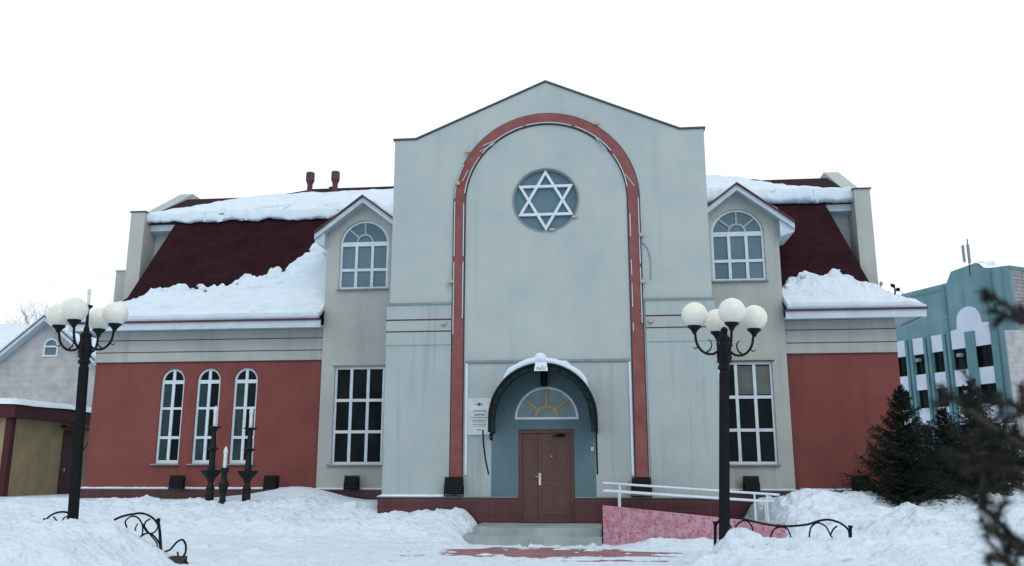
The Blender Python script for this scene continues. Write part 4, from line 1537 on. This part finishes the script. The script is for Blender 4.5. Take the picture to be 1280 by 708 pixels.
# =================================================================== CONIFERS
def spruce(name, x, y, H, Rm, seed, label, low=.06, zoff=-.1, dens=1.0):
    zb = gz(x, y) + zoff
    t = thing(name, label, 'spruce tree', (x, y, zb), group='spruces right of the synagogue')
    rg = np.random.default_rng(seed)
    tr = MB()
    tr.tube([(0, 0, 0), (.02, 0, H * .5), (0, 0, H)], [H * .022, H * .013, .006], 7)
    tris_v, tris_f = [], []

    def needles(p, q, n, L, wd):
        d = q - p
        ln = np.linalg.norm(d)
        if ln < 1e-4: return
        d = d / ln
        ts = rg.random(n)
        base = p + (q - p) * ts[:, None]
        rv = rg.normal(size=(n, 3))
        rv -= (rv @ d)[:, None] * d
        rv /= np.linalg.norm(rv, axis=1)[:, None] + 1e-9
        dirn = d * .75 + rv * .8 + np.array([0, 0, .12])
        dirn /= np.linalg.norm(dirn, axis=1)[:, None]
        tip = base + dirn * (L * (.6 + .6 * rg.random(n)))[:, None]
        sd = np.cross(dirn, rg.normal(size=(n, 3)))
        sd /= np.linalg.norm(sd, axis=1)[:, None] + 1e-9
        o = sum(len(a) for a in tris_v)
        tris_v.append(np.stack([base - sd * wd, base + sd * wd, tip], 1).reshape(-1, 3))
        tris_f.append((np.arange(n * 3) + o).reshape(-1, 3))
    z = low * H
    while z < H * .985:
        fr = 1 - z / H
        nb = int(5 + 4 * fr)
        a0 = rg.random() * 6.28
        for k in range(nb):
            a = a0 + k * 6.283 / nb + rg.normal() * .25
            ln = (Rm * fr ** .95 * (.55 + .55 * rg.random()) + .05) * (1 if rg.random() > .12 else 1.25)
            up = .10 + .75 * (1 - fr) ** 1.5 + rg.normal() * .08
            dr = -.22 * ln
            pts = []
            zz = z + rg.normal() * .04
            for i in range(6):
                s = i / 5
                r = ln * s
                h = r * up + dr * s * (1 - s) * 1.6 - .06 * fr * s + .12 * ln * s * s
                pts.append(np.array([r * math.cos(a), r * math.sin(a), zz + h]))
            tr.tube([tuple(p) for p in pts], [.012 * (1.1 - i / 5.5) * (.5 + fr) for i in range(6)], 3, caps=False)
            # side twigs
            ntw = max(3, int(ln * 13 * dens))
            side = np.array([-math.sin(a), math.cos(a), 0])
            fwd = np.array([math.cos(a), math.sin(a), 0])
            for j in range(ntw):
                s = (j + .6) / ntw
                i0 = min(4, int(s * 5))
                p = pts[i0] + (pts[i0 + 1] - pts[i0]) * (s * 5 - i0)
                sl = ln * (.12 + .30 * math.sin(math.pi * min(1, s * .9 + .1))) * (.7 + .5 * rg.random())
                for sg in (-1, 1):
                    q = p + (side * sg * .8 + fwd * .65) * sl + np.array([0, 0, -.10 * sl + rg.normal() * .03 * (1 + ln)])
                    needles(p, q, int((18 + 55 * sl) * dens), .055, .0065)
            for i in range(5):
                needles(pts[i], pts[i + 1], int((8 + 26 * ln) * dens), .06, .0065)
        z += H * .030 * (.8 + .4 * rg.random()) * (1.2 if fr > .3 else 1)
    # leader
    needles(np.array([0, 0, H * .9]), np.array([0, 0, H]), 60, .06, .006)
    o = tr.build('trunk', 'bark', t)
    o.matrix_parent_inverse = Matrix()
    V = np.concatenate(tris_v)
    F = np.concatenate(tris_f)
    me = bpy.data.meshes.new('crown')
    me.from_pydata(V.tolist(), [], F.tolist())
    me.materials.append(M['needle'])
    c = bpy.data.objects.new('crown', me)
    COL.objects.link(c)
    c.parent = t
    return t


spruce('spruce_tree', 8.72, 1.5, 2.75, 1.3, 1, 'dense dark spruce standing against the right red wall', low=.02, dens=1.0)
spruce('spruce_tree', 10.35, 3.2, 2.4, 1.1, 2, 'smaller dark spruce behind the dense one, before the teal building', low=.03, dens=.95)
spruce('spruce_tree', 12.1, 5.5, 3.25, 1.35, 3, 'farther loose spruce seen through the blurred near branches', low=.10)
spruce('spruce_tree', 11.3, 4.0, 1.5, .9, 8, 'low bushy spruce between the smaller and the farther spruce', low=.03)

# near fir whose trunk stands just outside the frame
def cpt(px, py, d):
    p = at(px, py, 0)
    v = (p - Vector(CAM)).normalized()
    return Vector(CAM) + v * d


tb = Vector((2.75, -18.85, 0))
t = thing('fir_tree', 'out of focus brown green fir reaching into the picture from the right edge', 'fir tree', tb)
w = MB()
w.tube([(tb.x, tb.y, -.1), (tb.x + .02, tb.y, 1.2), (tb.x, tb.y, 3.2)], [.07, .05, .012], 10)
w.build('trunk', 'bark', t)
rgn = np.random.default_rng(77)


def fir_branch(pts, wid, n, tw, seed):
    """pts: world points base->tip, with side twigs and needles"""
    rg = np.random.default_rng(seed)
    wood = MB()
    k = len(pts)
    wood.tube([tuple(p) for p in pts], [.008 * (1.15 - i / k) for i in range(k)], 5)
    vs, fs = [], []

    def needles(p, q, n, L):
        p, q = np.array(p), np.array(q)
        d = q - p
        d = d / (np.linalg.norm(d) + 1e-9)
        ts = rg.random(n)
        base = p + (q - p) * ts[:, None]
        rv = rg.normal(size=(n, 3))
        rv -= (rv @ d)[:, None] * d
        rv /= np.linalg.norm(rv, axis=1)[:, None] + 1e-9
        dirn = d * .8 + rv * .7
        dirn /= np.linalg.norm(dirn, axis=1)[:, None]
        tip = base + dirn * (L * (.6 + .5 * rg.random(n)))[:, None]
        sd = np.cross(dirn, rg.normal(size=(n, 3)))
        sd /= np.linalg.norm(sd, axis=1)[:, None] + 1e-9
        o = sum(len(a) for a in vs)
        vs.append(np.stack([base - sd * .0011, base + sd * .0011, tip], 1).reshape(-1, 3))
        fs.append((np.arange(n * 3) + o).reshape(-1, 3))
    for i in range(k - 1):
        needles(pts[i], pts[i + 1], int(n * .7), .028)
    for i in range(1, k - 1):
        for j in range(tw):
            s = rg.random()
            p = np.array(pts[i]) + (np.array(pts[i + 1]) - np.array(pts[i])) * s
            fw = np.array(pts[i + 1]) - np.array(pts[i])
            fw /= np.linalg.norm(fw)
            sd = rg.normal(size=3)
            sd -= sd @ fw * fw
            sd /= np.linalg.norm(sd)
            q = p + (fw * .75 + sd * .65) * wid * (.5 + .7 * rg.random())
            wood.tube([tuple(p), tuple(q)], [.003, .0015], 4)
            needles(p, q, int(n * .45), .026)
    b = wood.build('branch', 'bark', t)
    V, F = np.concatenate(vs), np.concatenate(fs)
    me = bpy.data.meshes.new('needles')
    me.from_pydata(V.tolist(), [], F.tolist())
    me.materials.append(M['near_needle'])
    c = bpy.data.objects.new('needles', me)
    COL.objects.link(c)
    c.parent = b
    c.matrix_parent_inverse = wm(b).inverted()


def br(pxs, d0, d1, wid, n, tw, seed, zt):
    """from the trunk at height zt through photo points to the tip"""
    base = Vector((tb.x, tb.y, zt))
    k = len(pxs)
    pts = [base] + [cpt(x, y, d0 + (d1 - d0) * i / max(1, k - 1)) for i, (x, y) in enumerate(pxs)]
    fir_branch([tuple(p) for p in pts], wid, n, tw, seed)


br([(1330, 425), (1290, 402), (1262, 384), (1228, 364)], 2.0, 1.75, .03, 200, 1, 1, 2.02)
br([(1330, 430), (1285, 404), (1262, 396), (1238, 388)], 2.1, 1.9, .03, 180, 1, 2, 1.98)
br([(1340, 600), (1290, 565), (1240, 535), (1205, 507), (1174, 482)], 2.0, 1.6, .04, 200, 1, 3, 1.72)
br([(1330, 575), (1290, 552), (1255, 540), (1228, 534), (1208, 548)], 2.1, 1.8, .05, 150, 3, 4, 1.70)
br([(1330, 590), (1290, 578), (1258, 570), (1230, 566), (1206, 572)], 2.1, 1.75, .05, 130, 3, 5, 1.66)
br([(1330, 540), (1290, 520), (1265, 505), (1240, 500), (1225, 492)], 2.1, 1.9, .07, 150, 2, 6, 1.78)
br([(1340, 600), (1300, 590), (1270, 585), (1245, 585), (1228, 592)], 2.0, 1.8, .07, 150, 3, 12, 1.62)
br([(1345, 760), (1300, 712), (1260, 665), (1230, 635), (1204, 614)], 1.9, 1.55, .055, 170, 2, 8, 1.38)
br([(1345, 745), (1310, 715), (1280, 690), (1255, 672), (1232, 662)], 1.9, 1.6, .07, 140, 2, 9, 1.42)
br([(1350, 780), (1310, 750), (1280, 720), (1255, 700), (1235, 694)], 1.9, 1.6, .05, 140, 2, 11, 1.34)
br([(1340, 640), (1300, 625), (1280, 612), (1268, 606)], 2.0, 1.8, .04, 120, 1, 13, 1.55)

# chunk of crusted snow by the spruce
w = MB()
cpx = at(1087, 616, 2.2)
w.add([(cpx.x - .26, 2.1, cpx.z - .35), (cpx.x + .12, 2.05, cpx.z - .35), (cpx.x + .30, 2.2, cpx.z - .3), (cpx.x + .27, 2.25, cpx.z + .22), (cpx.x - .06, 2.2, cpx.z + .12), (cpx.x - .24, 2.2, cpx.z - .02),
       (cpx.x - .22, 2.45, cpx.z - .35), (cpx.x + .12, 2.5, cpx.z - .35), (cpx.x + .32, 2.42, cpx.z - .3), (cpx.x + .29, 2.36, cpx.z + .20), (cpx.x - .04, 2.34, cpx.z + .11), (cpx.x - .2, 2.36, cpx.z - .04)],
      [(0, 1, 2, 3, 4, 5), (11, 10, 9, 8, 7, 6)] + [(i, i + 6, (i + 1) % 6 + 6, (i + 1) % 6) for i in range(6)])
tag(w.build('snow_slab', 'snow', bevel=.03), 'upright slab of crusted snow beside the dense spruce', 'snow slab')

# =================================================================== GREY HOUSE (left, behind)
gh = thing('grey_house', 'pale grey gabled house with snowy roof behind the tan shed', 'house', (-27, 20, 0))
GY0 = 20
ap = (-27.05, 9.0)
win = [(-27.23, 7.2), (-26.42, 7.2), (-26.42, 7.75)] + [(-26.825 + .405 * math.cos(math.pi * i / 12), 7.75 + .40 * math.sin(math.pi * i / 12)) for i in range(1, 12)] + [(-27.23, 7.75)]
w = MB()
w.plate([(-29.6, .2), (-24.35, .2), (-24.35, 6.9), (ap[0], ap[1]), (-29.6, 6.85)], [win], GY0, GY0 + .3)
w.build('gable_wall', 'grey_panel', gh)
w = MB()
w.box(-42, -29.601, 20.6, 20.9, .2, 7.0).box(-24.65, -24.351, 20.301, 32, .2, 6.9).box(-42, -24.7, 31.7, 32, .2, 6.9)
w.build('side_wall', 'grey_panel', gh)
w = MB()
w.plate(win, [rect(-27.14, -26.51, 7.29, 7.68), [(-26.825 + .31 * math.cos(math.pi * i / 12), 7.77 + .30 * math.sin(math.pi * i / 12)) for i in range(13)]], GY0 - .05, GY0 + .1)
wf = w.build('window', 'pvc', gh)
w = MB()
w.plate(win, [], GY0 + .04, GY0 + .05)
w.build('pane', 'glass_blue', wf)
# gable roof
def gslab(h0, h1, y0, y1, mtl, nm, parent, over=.5):
    g = MB()
    for s2, xe, zl in ((-1, -29.6 - over, 6.85), (1, -24.35 - .0 + over * .6, 6.9)):
        sl = (ap[1] - zl) / abs((-29.6 if s2 < 0 else -24.35) - ap[0])
        ze = ap[1] - abs(xe - ap[0]) * sl
        g.add([(ap[0], y0, ap[1] + h0), (xe, y0, ze + h0), (xe, y1, ze + h0), (ap[0], y1, ap[1] + h0),
               (ap[0], y0, ap[1] + h1), (xe, y0, ze + h1), (xe, y1, ze + h1), (ap[0], y1, ap[1] + h1)],
              [(0, 3, 2, 1), (4, 5, 6, 7), (0, 1, 5, 4), (1, 2, 6, 5), (2, 3, 7, 6), (3, 0, 4, 7)])
    return g.build(nm, mtl, parent)
gr = gslab(.02, .22, 19.5, 27, 'white_trim', 'gable_roof', gh)
gslab(.222, .27, 19.45, 27, 'coping', 'roof_edge', gr)
sn = gslab(.272, .46, 19.55, 27, 'roof_snow', 'gable_snow', gr)
# main roof
w = MB()
w.add([(-42, 20.32, 6.9), (-24.5, 20.32, 6.9), (-24.5, 26, 9.75), (-42, 26, 9.75), (-42, 32.2, 6.6), (-24.5, 32.2, 6.6),
       (-42, 20.32, 6.7), (-24.5, 20.32, 6.7), (-42, 32.2, 6.4), (-24.5, 32.2, 6.4)],
      [(0, 1, 2, 3), (3, 2, 5, 4), (6, 7, 1, 0), (4, 5, 9, 8), (0, 3, 4, 8, 6), (1, 7, 9, 5, 2)])
mr_ = w.build('main_roof', 'white_trim', gh)
w = MB()
nn = 40
for i in range(nn + 1):
    x = -42 + 17.4 * i / nn
    o1, o2 = .06 * math.sin(i * 1.3), .05 * math.sin(i * .7 + 1)
    w.v += [(x, 20.33, 6.96), (x, 20.45, 7.2 + o1), (x, 25.9, 9.98 + o2), (x, 26.1, 9.98 + o2), (x, 32, 6.9)]
for i in range(nn):
    for k in range(4):
        a = i * 5 + k
        w.f.append((a, a + 5, a + 6, a + 1))
w.build('main_roof_snow', 'roof_snow', mr_, smooth=True, recalc=False)

# =================================================================== TAN SHED
sh = thing('tan_shed', 'tan metal shed with maroon frame and snow on its flat roof left of the synagogue', 'shed', (-19, 8, .5))
SX, SY0, ST = -17.6, 5.0, 3.62
w = MB()
dr0, dr1 = 7.75, 8.75
w.plate([(SY0, .3), (dr0, .3), (dr0, 2.86), (dr1, 2.86), (dr1, .3), (12, .3), (12, 3.2), (SY0, 3.2)], [], SX - .12, SX, axis='x')
w.plate([(-24, .3), (SX - .121, .3), (SX - .121, 3.2), (-24, 3.2)], [], SY0, SY0 + .12)
w.box(-24, SX - .121, 11.88, 12, .3, 3.2).box(-24, -23.88, SY0 + .121, 11.879, .3, 3.2)
w.build('wall', 'tan', sh)
w = MB()
w.box(SX - .18, SX + .03, SY0 - .03, SY0 + .18, .3, 3.2)
w.build('corner_post', 'dark_maroon', sh)
w = MB()
w.box(-24.2, SX + .25, SY0 - .25, 12.2, 3.201, ST - .02)
rf = w.build('roof_fascia', 'dark_maroon', sh)
w = MB()
n = 60
def snow_edge(L, f):
    pass
gxs = np.linspace(-24.25, SX + .32, 40)
gys = np.linspace(SY0 - .32, 12.25, 40)
SXX, SYY = np.meshgrid(gxs, gys)
ed = np.minimum.reduce([SXX - gxs[0], gxs[-1] - SXX, SYY - gys[0], gys[-1] - SYY])
SZ = ST - .01 + .20 * np.clip(ed / .18, 0, 1) ** .5 + .03 * fbm(SXX, SYY, 3, 8)
ii = np.arange(SZ.size).reshape(SZ.shape)
w.add(np.stack([SXX.ravel(), SYY.ravel(), SZ.ravel()], 1).tolist(), np.stack([ii[:-1, :-1].ravel(), ii[:-1, 1:].ravel(), ii[1:, 1:].ravel(), ii[1:, :-1].ravel()], 1).tolist())
w.build('roof_snow_layer', 'roof_snow', rf, smooth=True, recalc=False)
w = MB()
w.box(SX - .08, SX + .03, dr0 + .01, dr0 + .1, .3, 2.92).box(SX - .08, SX + .03, dr1 - .1, dr1 - .01, .3, 2.92).box(SX - .08, SX + .03, dr0 + .1, dr1 - .1, 2.8, 2.92)
dd = w.build('door', 'dark_maroon', sh)
w = MB()
w.box(SX - .05, SX - .0, dr0 + .101, dr1 - .101, .3, 2.799)
w.build('door_leaf', 'dark_maroon', dd)
w = MB()
w.box(SX + .001, SX + .05, dr0 + .18, dr0 + .22, 1.5, 1.62)
w.build('door_handle', 'chrome', dd)
w = MB()
w.add([(SX + .001, dr0 - .1, 3.02), (SX + .7, dr0 - .1, 2.9), (SX + .7, dr1 + .3, 2.9), (SX + .001, dr1 + .3, 3.02),
       (SX + .001, dr0 - .1, 3.07), (SX + .7, dr0 - .1, 2.95), (SX + .7, dr1 + .3, 2.95), (SX + .001, dr1 + .3, 3.07)],
      [(0, 3, 2, 1), (4, 5, 6, 7), (0, 1, 5, 4), (1, 2, 6, 5), (2, 3, 7, 6), (3, 0, 4, 7)])
w.tube([(SX + .02, dr1 + .2, 2.2), (SX + .3, dr1 + .2, 2.7), (SX + .66, dr1 + .2, 2.9)], .02, 6)
w.build('door_hood', 'dark_maroon', sh)
w = MB()
w.lathe((SX + .14, 7.55, 2.98), [(.04, 0), (.07, .04), (.05, .12)], 8)
w.box(SX + .001, SX + .12, 7.53, 7.57, 3.03, 3.07)
w.build('wall_light', 'soot', sh)

# =================================================================== TEAL OFFICE BUILDING
TP, TD, TI = Vector((34.07, 50.0)), Vector((-.4943, .8693)), Vector((.8693, .4943))
tb_ = thing('teal_office_building', 'teal office building with white panels and an arched white crest behind the spruces', 'building', (34.07, 50, 0))


class TB(MB):
    def build(s, *a, **k):
        s.v = [(TP.x + TD.x * p[0] + TI.x * p[1], TP.y + TD.y * p[0] + TI.y * p[1], p[2]) for p in s.v]
        return MB.build(s, *a, **k)


# s along the facade from the near corner, t inward
w = TB()
wb = [(6.0, 2.3)]          # wide bay
cols = [(11.75, 10.85), (10.05, 8.85), (8.0, 6.85)]
pitch = 1.98
c0 = 8.0
cols = [(8.0 + i * pitch, 6.85 + i * pitch) for i in range(9)]
rows = [(9.72, 11.5), (6.75, 8.35), (3.6, 5.2)]
holes = []
for (a, b) in cols + wb:
    for (z0, z1) in rows:
        holes.append(rect(b, a, z0, z1))
SMAX = 26
outer = [(0, 0), (SMAX, 0), (SMAX, 16.9), (5.85, 17.3), (5.3, 18.2), (2.9, 18.45), (2.4, 17.95), (1.6, 17.75), (0, 17.6)]
w.plate(outer, holes, 0, .4)
w.build('facade_wall', 'teal_render', tb_)
w = TB()
w.box(0, SMAX, 12, 12.3, 0, 16.8).box(SMAX - .3, SMAX, .401, 12, 0, 16.8).box(.3, SMAX - .3, .401, 12, 16.2, 16.5)
w.build('rear_wall', 'teal_render', tb_)
w = TB()
w.box(0, .3, .401, 12, 0, 17.5)
w.build('side_wall', 'mesh_wall', tb_)
w = TB()
w.box(-.003, -.05, .0, 12, 17.3, 17.6)
w.build('side_coping', 'teal_dark', tb_)
# white spandrels
for (a, b) in cols + wb:
    for (z0, z1) in ((11.5, 12.95), (8.35, 9.72), (5.2, 6.75)):
        if (a, b) == wb[0] and z0 > 11: continue
        w = TB()
        w.box(b, a, -.03, -.001, z0, z1)
        w.build('white_panel', 'white_render', tb_)
w = TB()
arcp = [(2.3, 11.5), (5.95, 11.5), (5.95, 13.0), (5.35, 13.15)] + [(4.1 + 1.12 * math.cos(math.pi - math.pi * (i) / 16) * -1, 13.75 + 1.15 * math.sin(math.pi * i / 16)) for i in range(17)][::1] + [(2.85, 13.3), (2.3, 13.3)]
arcp = [(2.25, 11.5), (5.95, 11.5), (5.95, 13.1), (5.3, 13.15), (5.25, 13.6)] + [(4.1 + 1.15 * math.cos(math.pi * i / 16), 13.8 + 1.12 * math.sin(math.pi * i / 16)) for i in range(17)] + [(2.9, 13.4), (2.25, 13.35)]
w.plate(arcp, [], -.05, -.001)
w.build('arched_crest', 'white_render', tb_)
w = TB()
w.box(3.65, 4.6, -.12, -.051, 5.2, 12.8)
w.build('centre_pier', 'teal_dark', tb_)
# ribs on the piers
w = TB()
edges = sorted(set([b for a, b in cols] + [a for a, b in cols] + [6.0, 2.3]))
for i in range(len(cols)):
    a, b = cols[i]
    nxt = cols[i + 1][1] if i + 1 < len(cols) else a + .83
    m1 = a + .08
    w.box(a + .06, a + .32, -.16, -.001, 0, 12.9).box(nxt - .32, nxt - .06, -.16, -.001, 0, 12.9)
w.box(6.06, 6.32, -.16, -.001, 0, 17.1).box(6.5, 6.78, -.16, -.001, 0, 12.9)
w.box(1.55, 2.15, -.2, -.001, 0, 17.7)
w.build('facade_rib', 'teal_dark', tb_)
# windows
for (a, b) in cols + wb:
    for (z0, z1) in rows:
        w = TB()
        n = 2 if a - b < 2 else 5
        xs = np.linspace(b, a, n + 1)
        ops = [rect(xs[i] + .05, xs[i + 1] - .05, z0 + .08, z1 - .08) for i in range(n)]
        w.plate(rect(b - .004, a + .004, z0 - .004, z1 + .004), ops, .22, .30)
        fo = w.build('window', 'dark_metal', tb_)
        w = TB()
        w.box(b, a, .26, .27, z0, z1)
        w.build('pane', 'glass', fo)
for (s0, z0) in ((9.55, 10.8), (5.3, 10.75), (5.0, 7.6)):
    w = TB()
    w.box(s0 - .3, s0 + .12, -.3, .1, z0 + .05, z0 + .33)
    w.build('air_conditioner', 'sill', tb_)
w = TB()
for z in (17.35,):
    w.box(6.4, SMAX, -.06, -.001, 16.72, 16.84)
w.build('roof_flashing', 'teal_dark', tb_)
w = TB()
w.add([(2.2, 0, 18.4), (3.0, 0, 18.55), (3.0, 1.2, 18.6), (2.0, 1.2, 18.5), (1.8, 0, 17.95), (1.8, 1.2, 18.1)], [(0, 1, 2, 3), (4, 0, 3, 5)])
w.build('parapet_snow', 'roof_snow', tb_)
# mobile antenna on the roof
an = thing('roof_antenna', 'slim antenna mast on the roof of the teal building', 'antenna', (31.9, 52, 17.5))
w = MB()
p = at(1211, 330, 52)
q = at(1209, 299, 52)
w.tube([(p.x, 52, p.z - 1), (q.x, 52, q.z)], .04, 6)
w.build('mast', 'dark_metal', an)
w = MB()
for (px, y0, y1) in ((1205.5, 307, 328), (1212, 306, 329)):
    a, b = at(px, y0, 51.9), at(px, y1, 51.9)
    w.box(b.x - .09, b.x + .09, 51.8, 51.95, b.z, a.z)
w.build('antenna_panel', 'sill', an)

# low pale annex and street sign right of the teal building
ax = thing('pale_annex', 'low pale lilac annex in front of the teal building, mostly hidden by fir branches', 'building', (34, 44, 0))
w = MB()
a = at(1257, 413, 44)
w.plate(rect(a.x, a.x + 14, 0, a.z), [rect(a.x + .9, a.x + 1.7, 3.2, 6.6), rect(a.x + 2.6, a.x + 3.6, 3.2, 6.6)], 44, 44.2)
w.build('wall', 'grey_panel', ax)
for k in (.9, 2.6):
    w = MB()
    w.plate(rect(a.x + k - .004, a.x + k + (.8 if k < 1 else 1.0) + .004, 3.19, 6.61), [rect(a.x + k + .06, a.x + k + .72, 3.3, 6.5)], 44.1, 44.2)
    fo = w.build('window', 'dark_metal', ax)
    w = MB()
    w.box(a.x + k, a.x + k + .9, 44.15, 44.16, 3.2, 6.6)
    w.build('pane', 'glass', fo)
sg_ = thing('street_sign', 'white sign with a red header and dark marks behind the blurred fir branches', 'sign', at(1262, 540, 42))
a, b = at(1253, 541, 42), at(1272, 525, 42)
w = MB()
w.box(a.x, b.x, 42, 42.06, a.z, b.z)
w.build('board', 'sign_white', sg_)
w = MB()
w.box(a.x + .03, b.x - .03, 41.985, 41.999, b.z - .2, b.z - .03)
w.build('red_header', 'sign_red', sg_)
w = MB()
rr = random.Random(5)
x = a.x + .06
while x < b.x - .12:
    l = rr.uniform(.05, .13)
    w.box(x, x + l, 41.985, 41.999, a.z + .1, b.z - .28 - rr.uniform(0, .08))
    x += l + .05
w.build('dark_mark', 'ink_and_shadow', sg_)
w = MB()
w.tube([(a.x + .2, 42.1, .3), (a.x + .2, 42.1, b.z)], .05, 8)
w.build('post', 'dark_metal', sg_)

# lamp and thin rod showing above the right eave
ll = thing('lamp_on_mast', 'small black lamp head on a thin curved arm above the right eave', 'lamp', (13.6, 16, 0))
p0 = at(1123, 364, 16)
w = MB()
w.tube([(at(1115, 500, 16).x - .1, 16, .3), at(1116, 380, 16), at(1119, 366, 16), at(1118, 358, 16), at(1113, 355.5, 16)], [.05, .05, .035, .03, .03], 6)
w.build('mast', 'black_metal', ll)
w = MB()
a = at(1113, 355.5, 16)
b = at(1118, 358.5, 16)
w.tube([a, (a + b) / 2, b], [.03, .085, .07], 8)
w.build('lamp_head', 'soot', ll)
w = MB()
c = at(1122, 363, 16)
w.lathe((c.x, 15.95, c.z - .06), [(.02, 0), (.09, .03), (.09, .12), (.03, .16)], 10)
w.build('camera_dome', 'soot', ll)
rod = thing('thin_rod', 'thin pale rod standing above the snow of the right eave', 'rod', at(1101, 364, 12))
w = MB()
w.tube([at(1101, 380, 12), at(1101, 352, 12)], .018, 6)
w.build('rod', 'sill', rod)
w = MB()
w.box(at(1099.5, 354, 12).x, at(1103, 354, 12).x, 11.97, 12.03, at(1101, 357, 12).z, at(1101, 353, 12).z)
w.build('tip_box', 'sill', rod)

# overhead cables
w = MB()
P0, P1 = at(-60, 350, 40), at(152, 345, 40)
w.tube([P0 + (P1 - P0) * (i / 16) + Vector((0, 0, -.5 * math.sin(math.pi * i / 16))) for i in range(17)], .008, 4)
tag(w.build('overhead_cable', 'sill'), 'thin overhead cable crossing the sky left of the synagogue', 'cable')
w = MB()
P0, P1 = at(1121, 362, 16), at(1200, 400, 60)
w.tube([P0 + (P1 - P0) * (i / 16) + Vector((0, 0, -.3 * math.sin(math.pi * i / 16))) for i in range(17)], .012, 4)
tag(w.build('overhead_cable', 'sill'), 'thin overhead cable between the right eave and the teal building', 'cable')


# =================================================================== BARE TREES
def bare_tree(x, y, zb, H, seed, label, spread=.5, r0=None, levels=5, thin=1.0):
    t = thing('bare_tree', label, 'tree', (x, y, zb), group='leafless trees beyond the buildings')
    rg = random.Random(seed)
    tr, cr = MB(), MB()

    def grow(p, d, L, r, lv):
        n = 4
        pts = [p]
        q, dd = p.copy(), d.copy()
        for i in range(n):
            dd = (dd + Vector((rg.gauss(0, .12), rg.gauss(0, .12), rg.gauss(.06, .08)))).normalized()
            q = q + dd * L / n
            pts.append(q.copy())
        (tr if lv == 0 else cr).tube(pts, [r * (1 - .45 * i / n) for i in range(n + 1)], 5 if lv < 2 else 3, caps=False)
        if lv >= levels: return
        for k in range(rg.choice((2, 3, 3, 4))):
            s = rg.uniform(.45, 1)
            i = min(n - 1, int(s * n))
            b = pts[i] + (pts[i + 1] - pts[i]) * (s * n - i)
            nd = (dd + Vector((rg.gauss(0, spread), rg.gauss(0, spread), rg.uniform(0, .3)))).normalized()
            grow(b, nd, L * rg.uniform(.55, .8), r * .5, lv + 1)
    grow(Vector((0, 0, 0)), Vector((0, 0, 1)), H * .34, r0 or H * .015, 0)
    for nm, m_ in (('trunk', tr), ('crown', cr)):
        o = m_.build(nm, 'bare_wood', t, recalc=False)
        o.matrix_parent_inverse = Matrix()
    return t


for i, (px, Y, H, lb) in enumerate(((-6, 60, 17, 'leafless tree beyond the grey house, cut by the left edge of the frame'), (10, 62, 17, 'leafless tree beyond the grey house, right of the one at the frame edge'),
                                    (33, 66, 16.5, 'leafless tree closest to the gable of the grey house'))):
    b = at(px, 560, Y)
    bare_tree(b.x, Y, .5, H * 1.32, 20 + i, lb, .42, r0=.30, levels=6)
b = at(1243, 560, 36)
bare_tree(b.x, 36, .4, 7.5, 41, 'slim leafless tree in front of the teal facade', .42)
b = at(1268, 560, 30)
bare_tree(b.x, 30, .4, 7.0, 43, 'leafless tree before the pale annex at the right edge', .45)
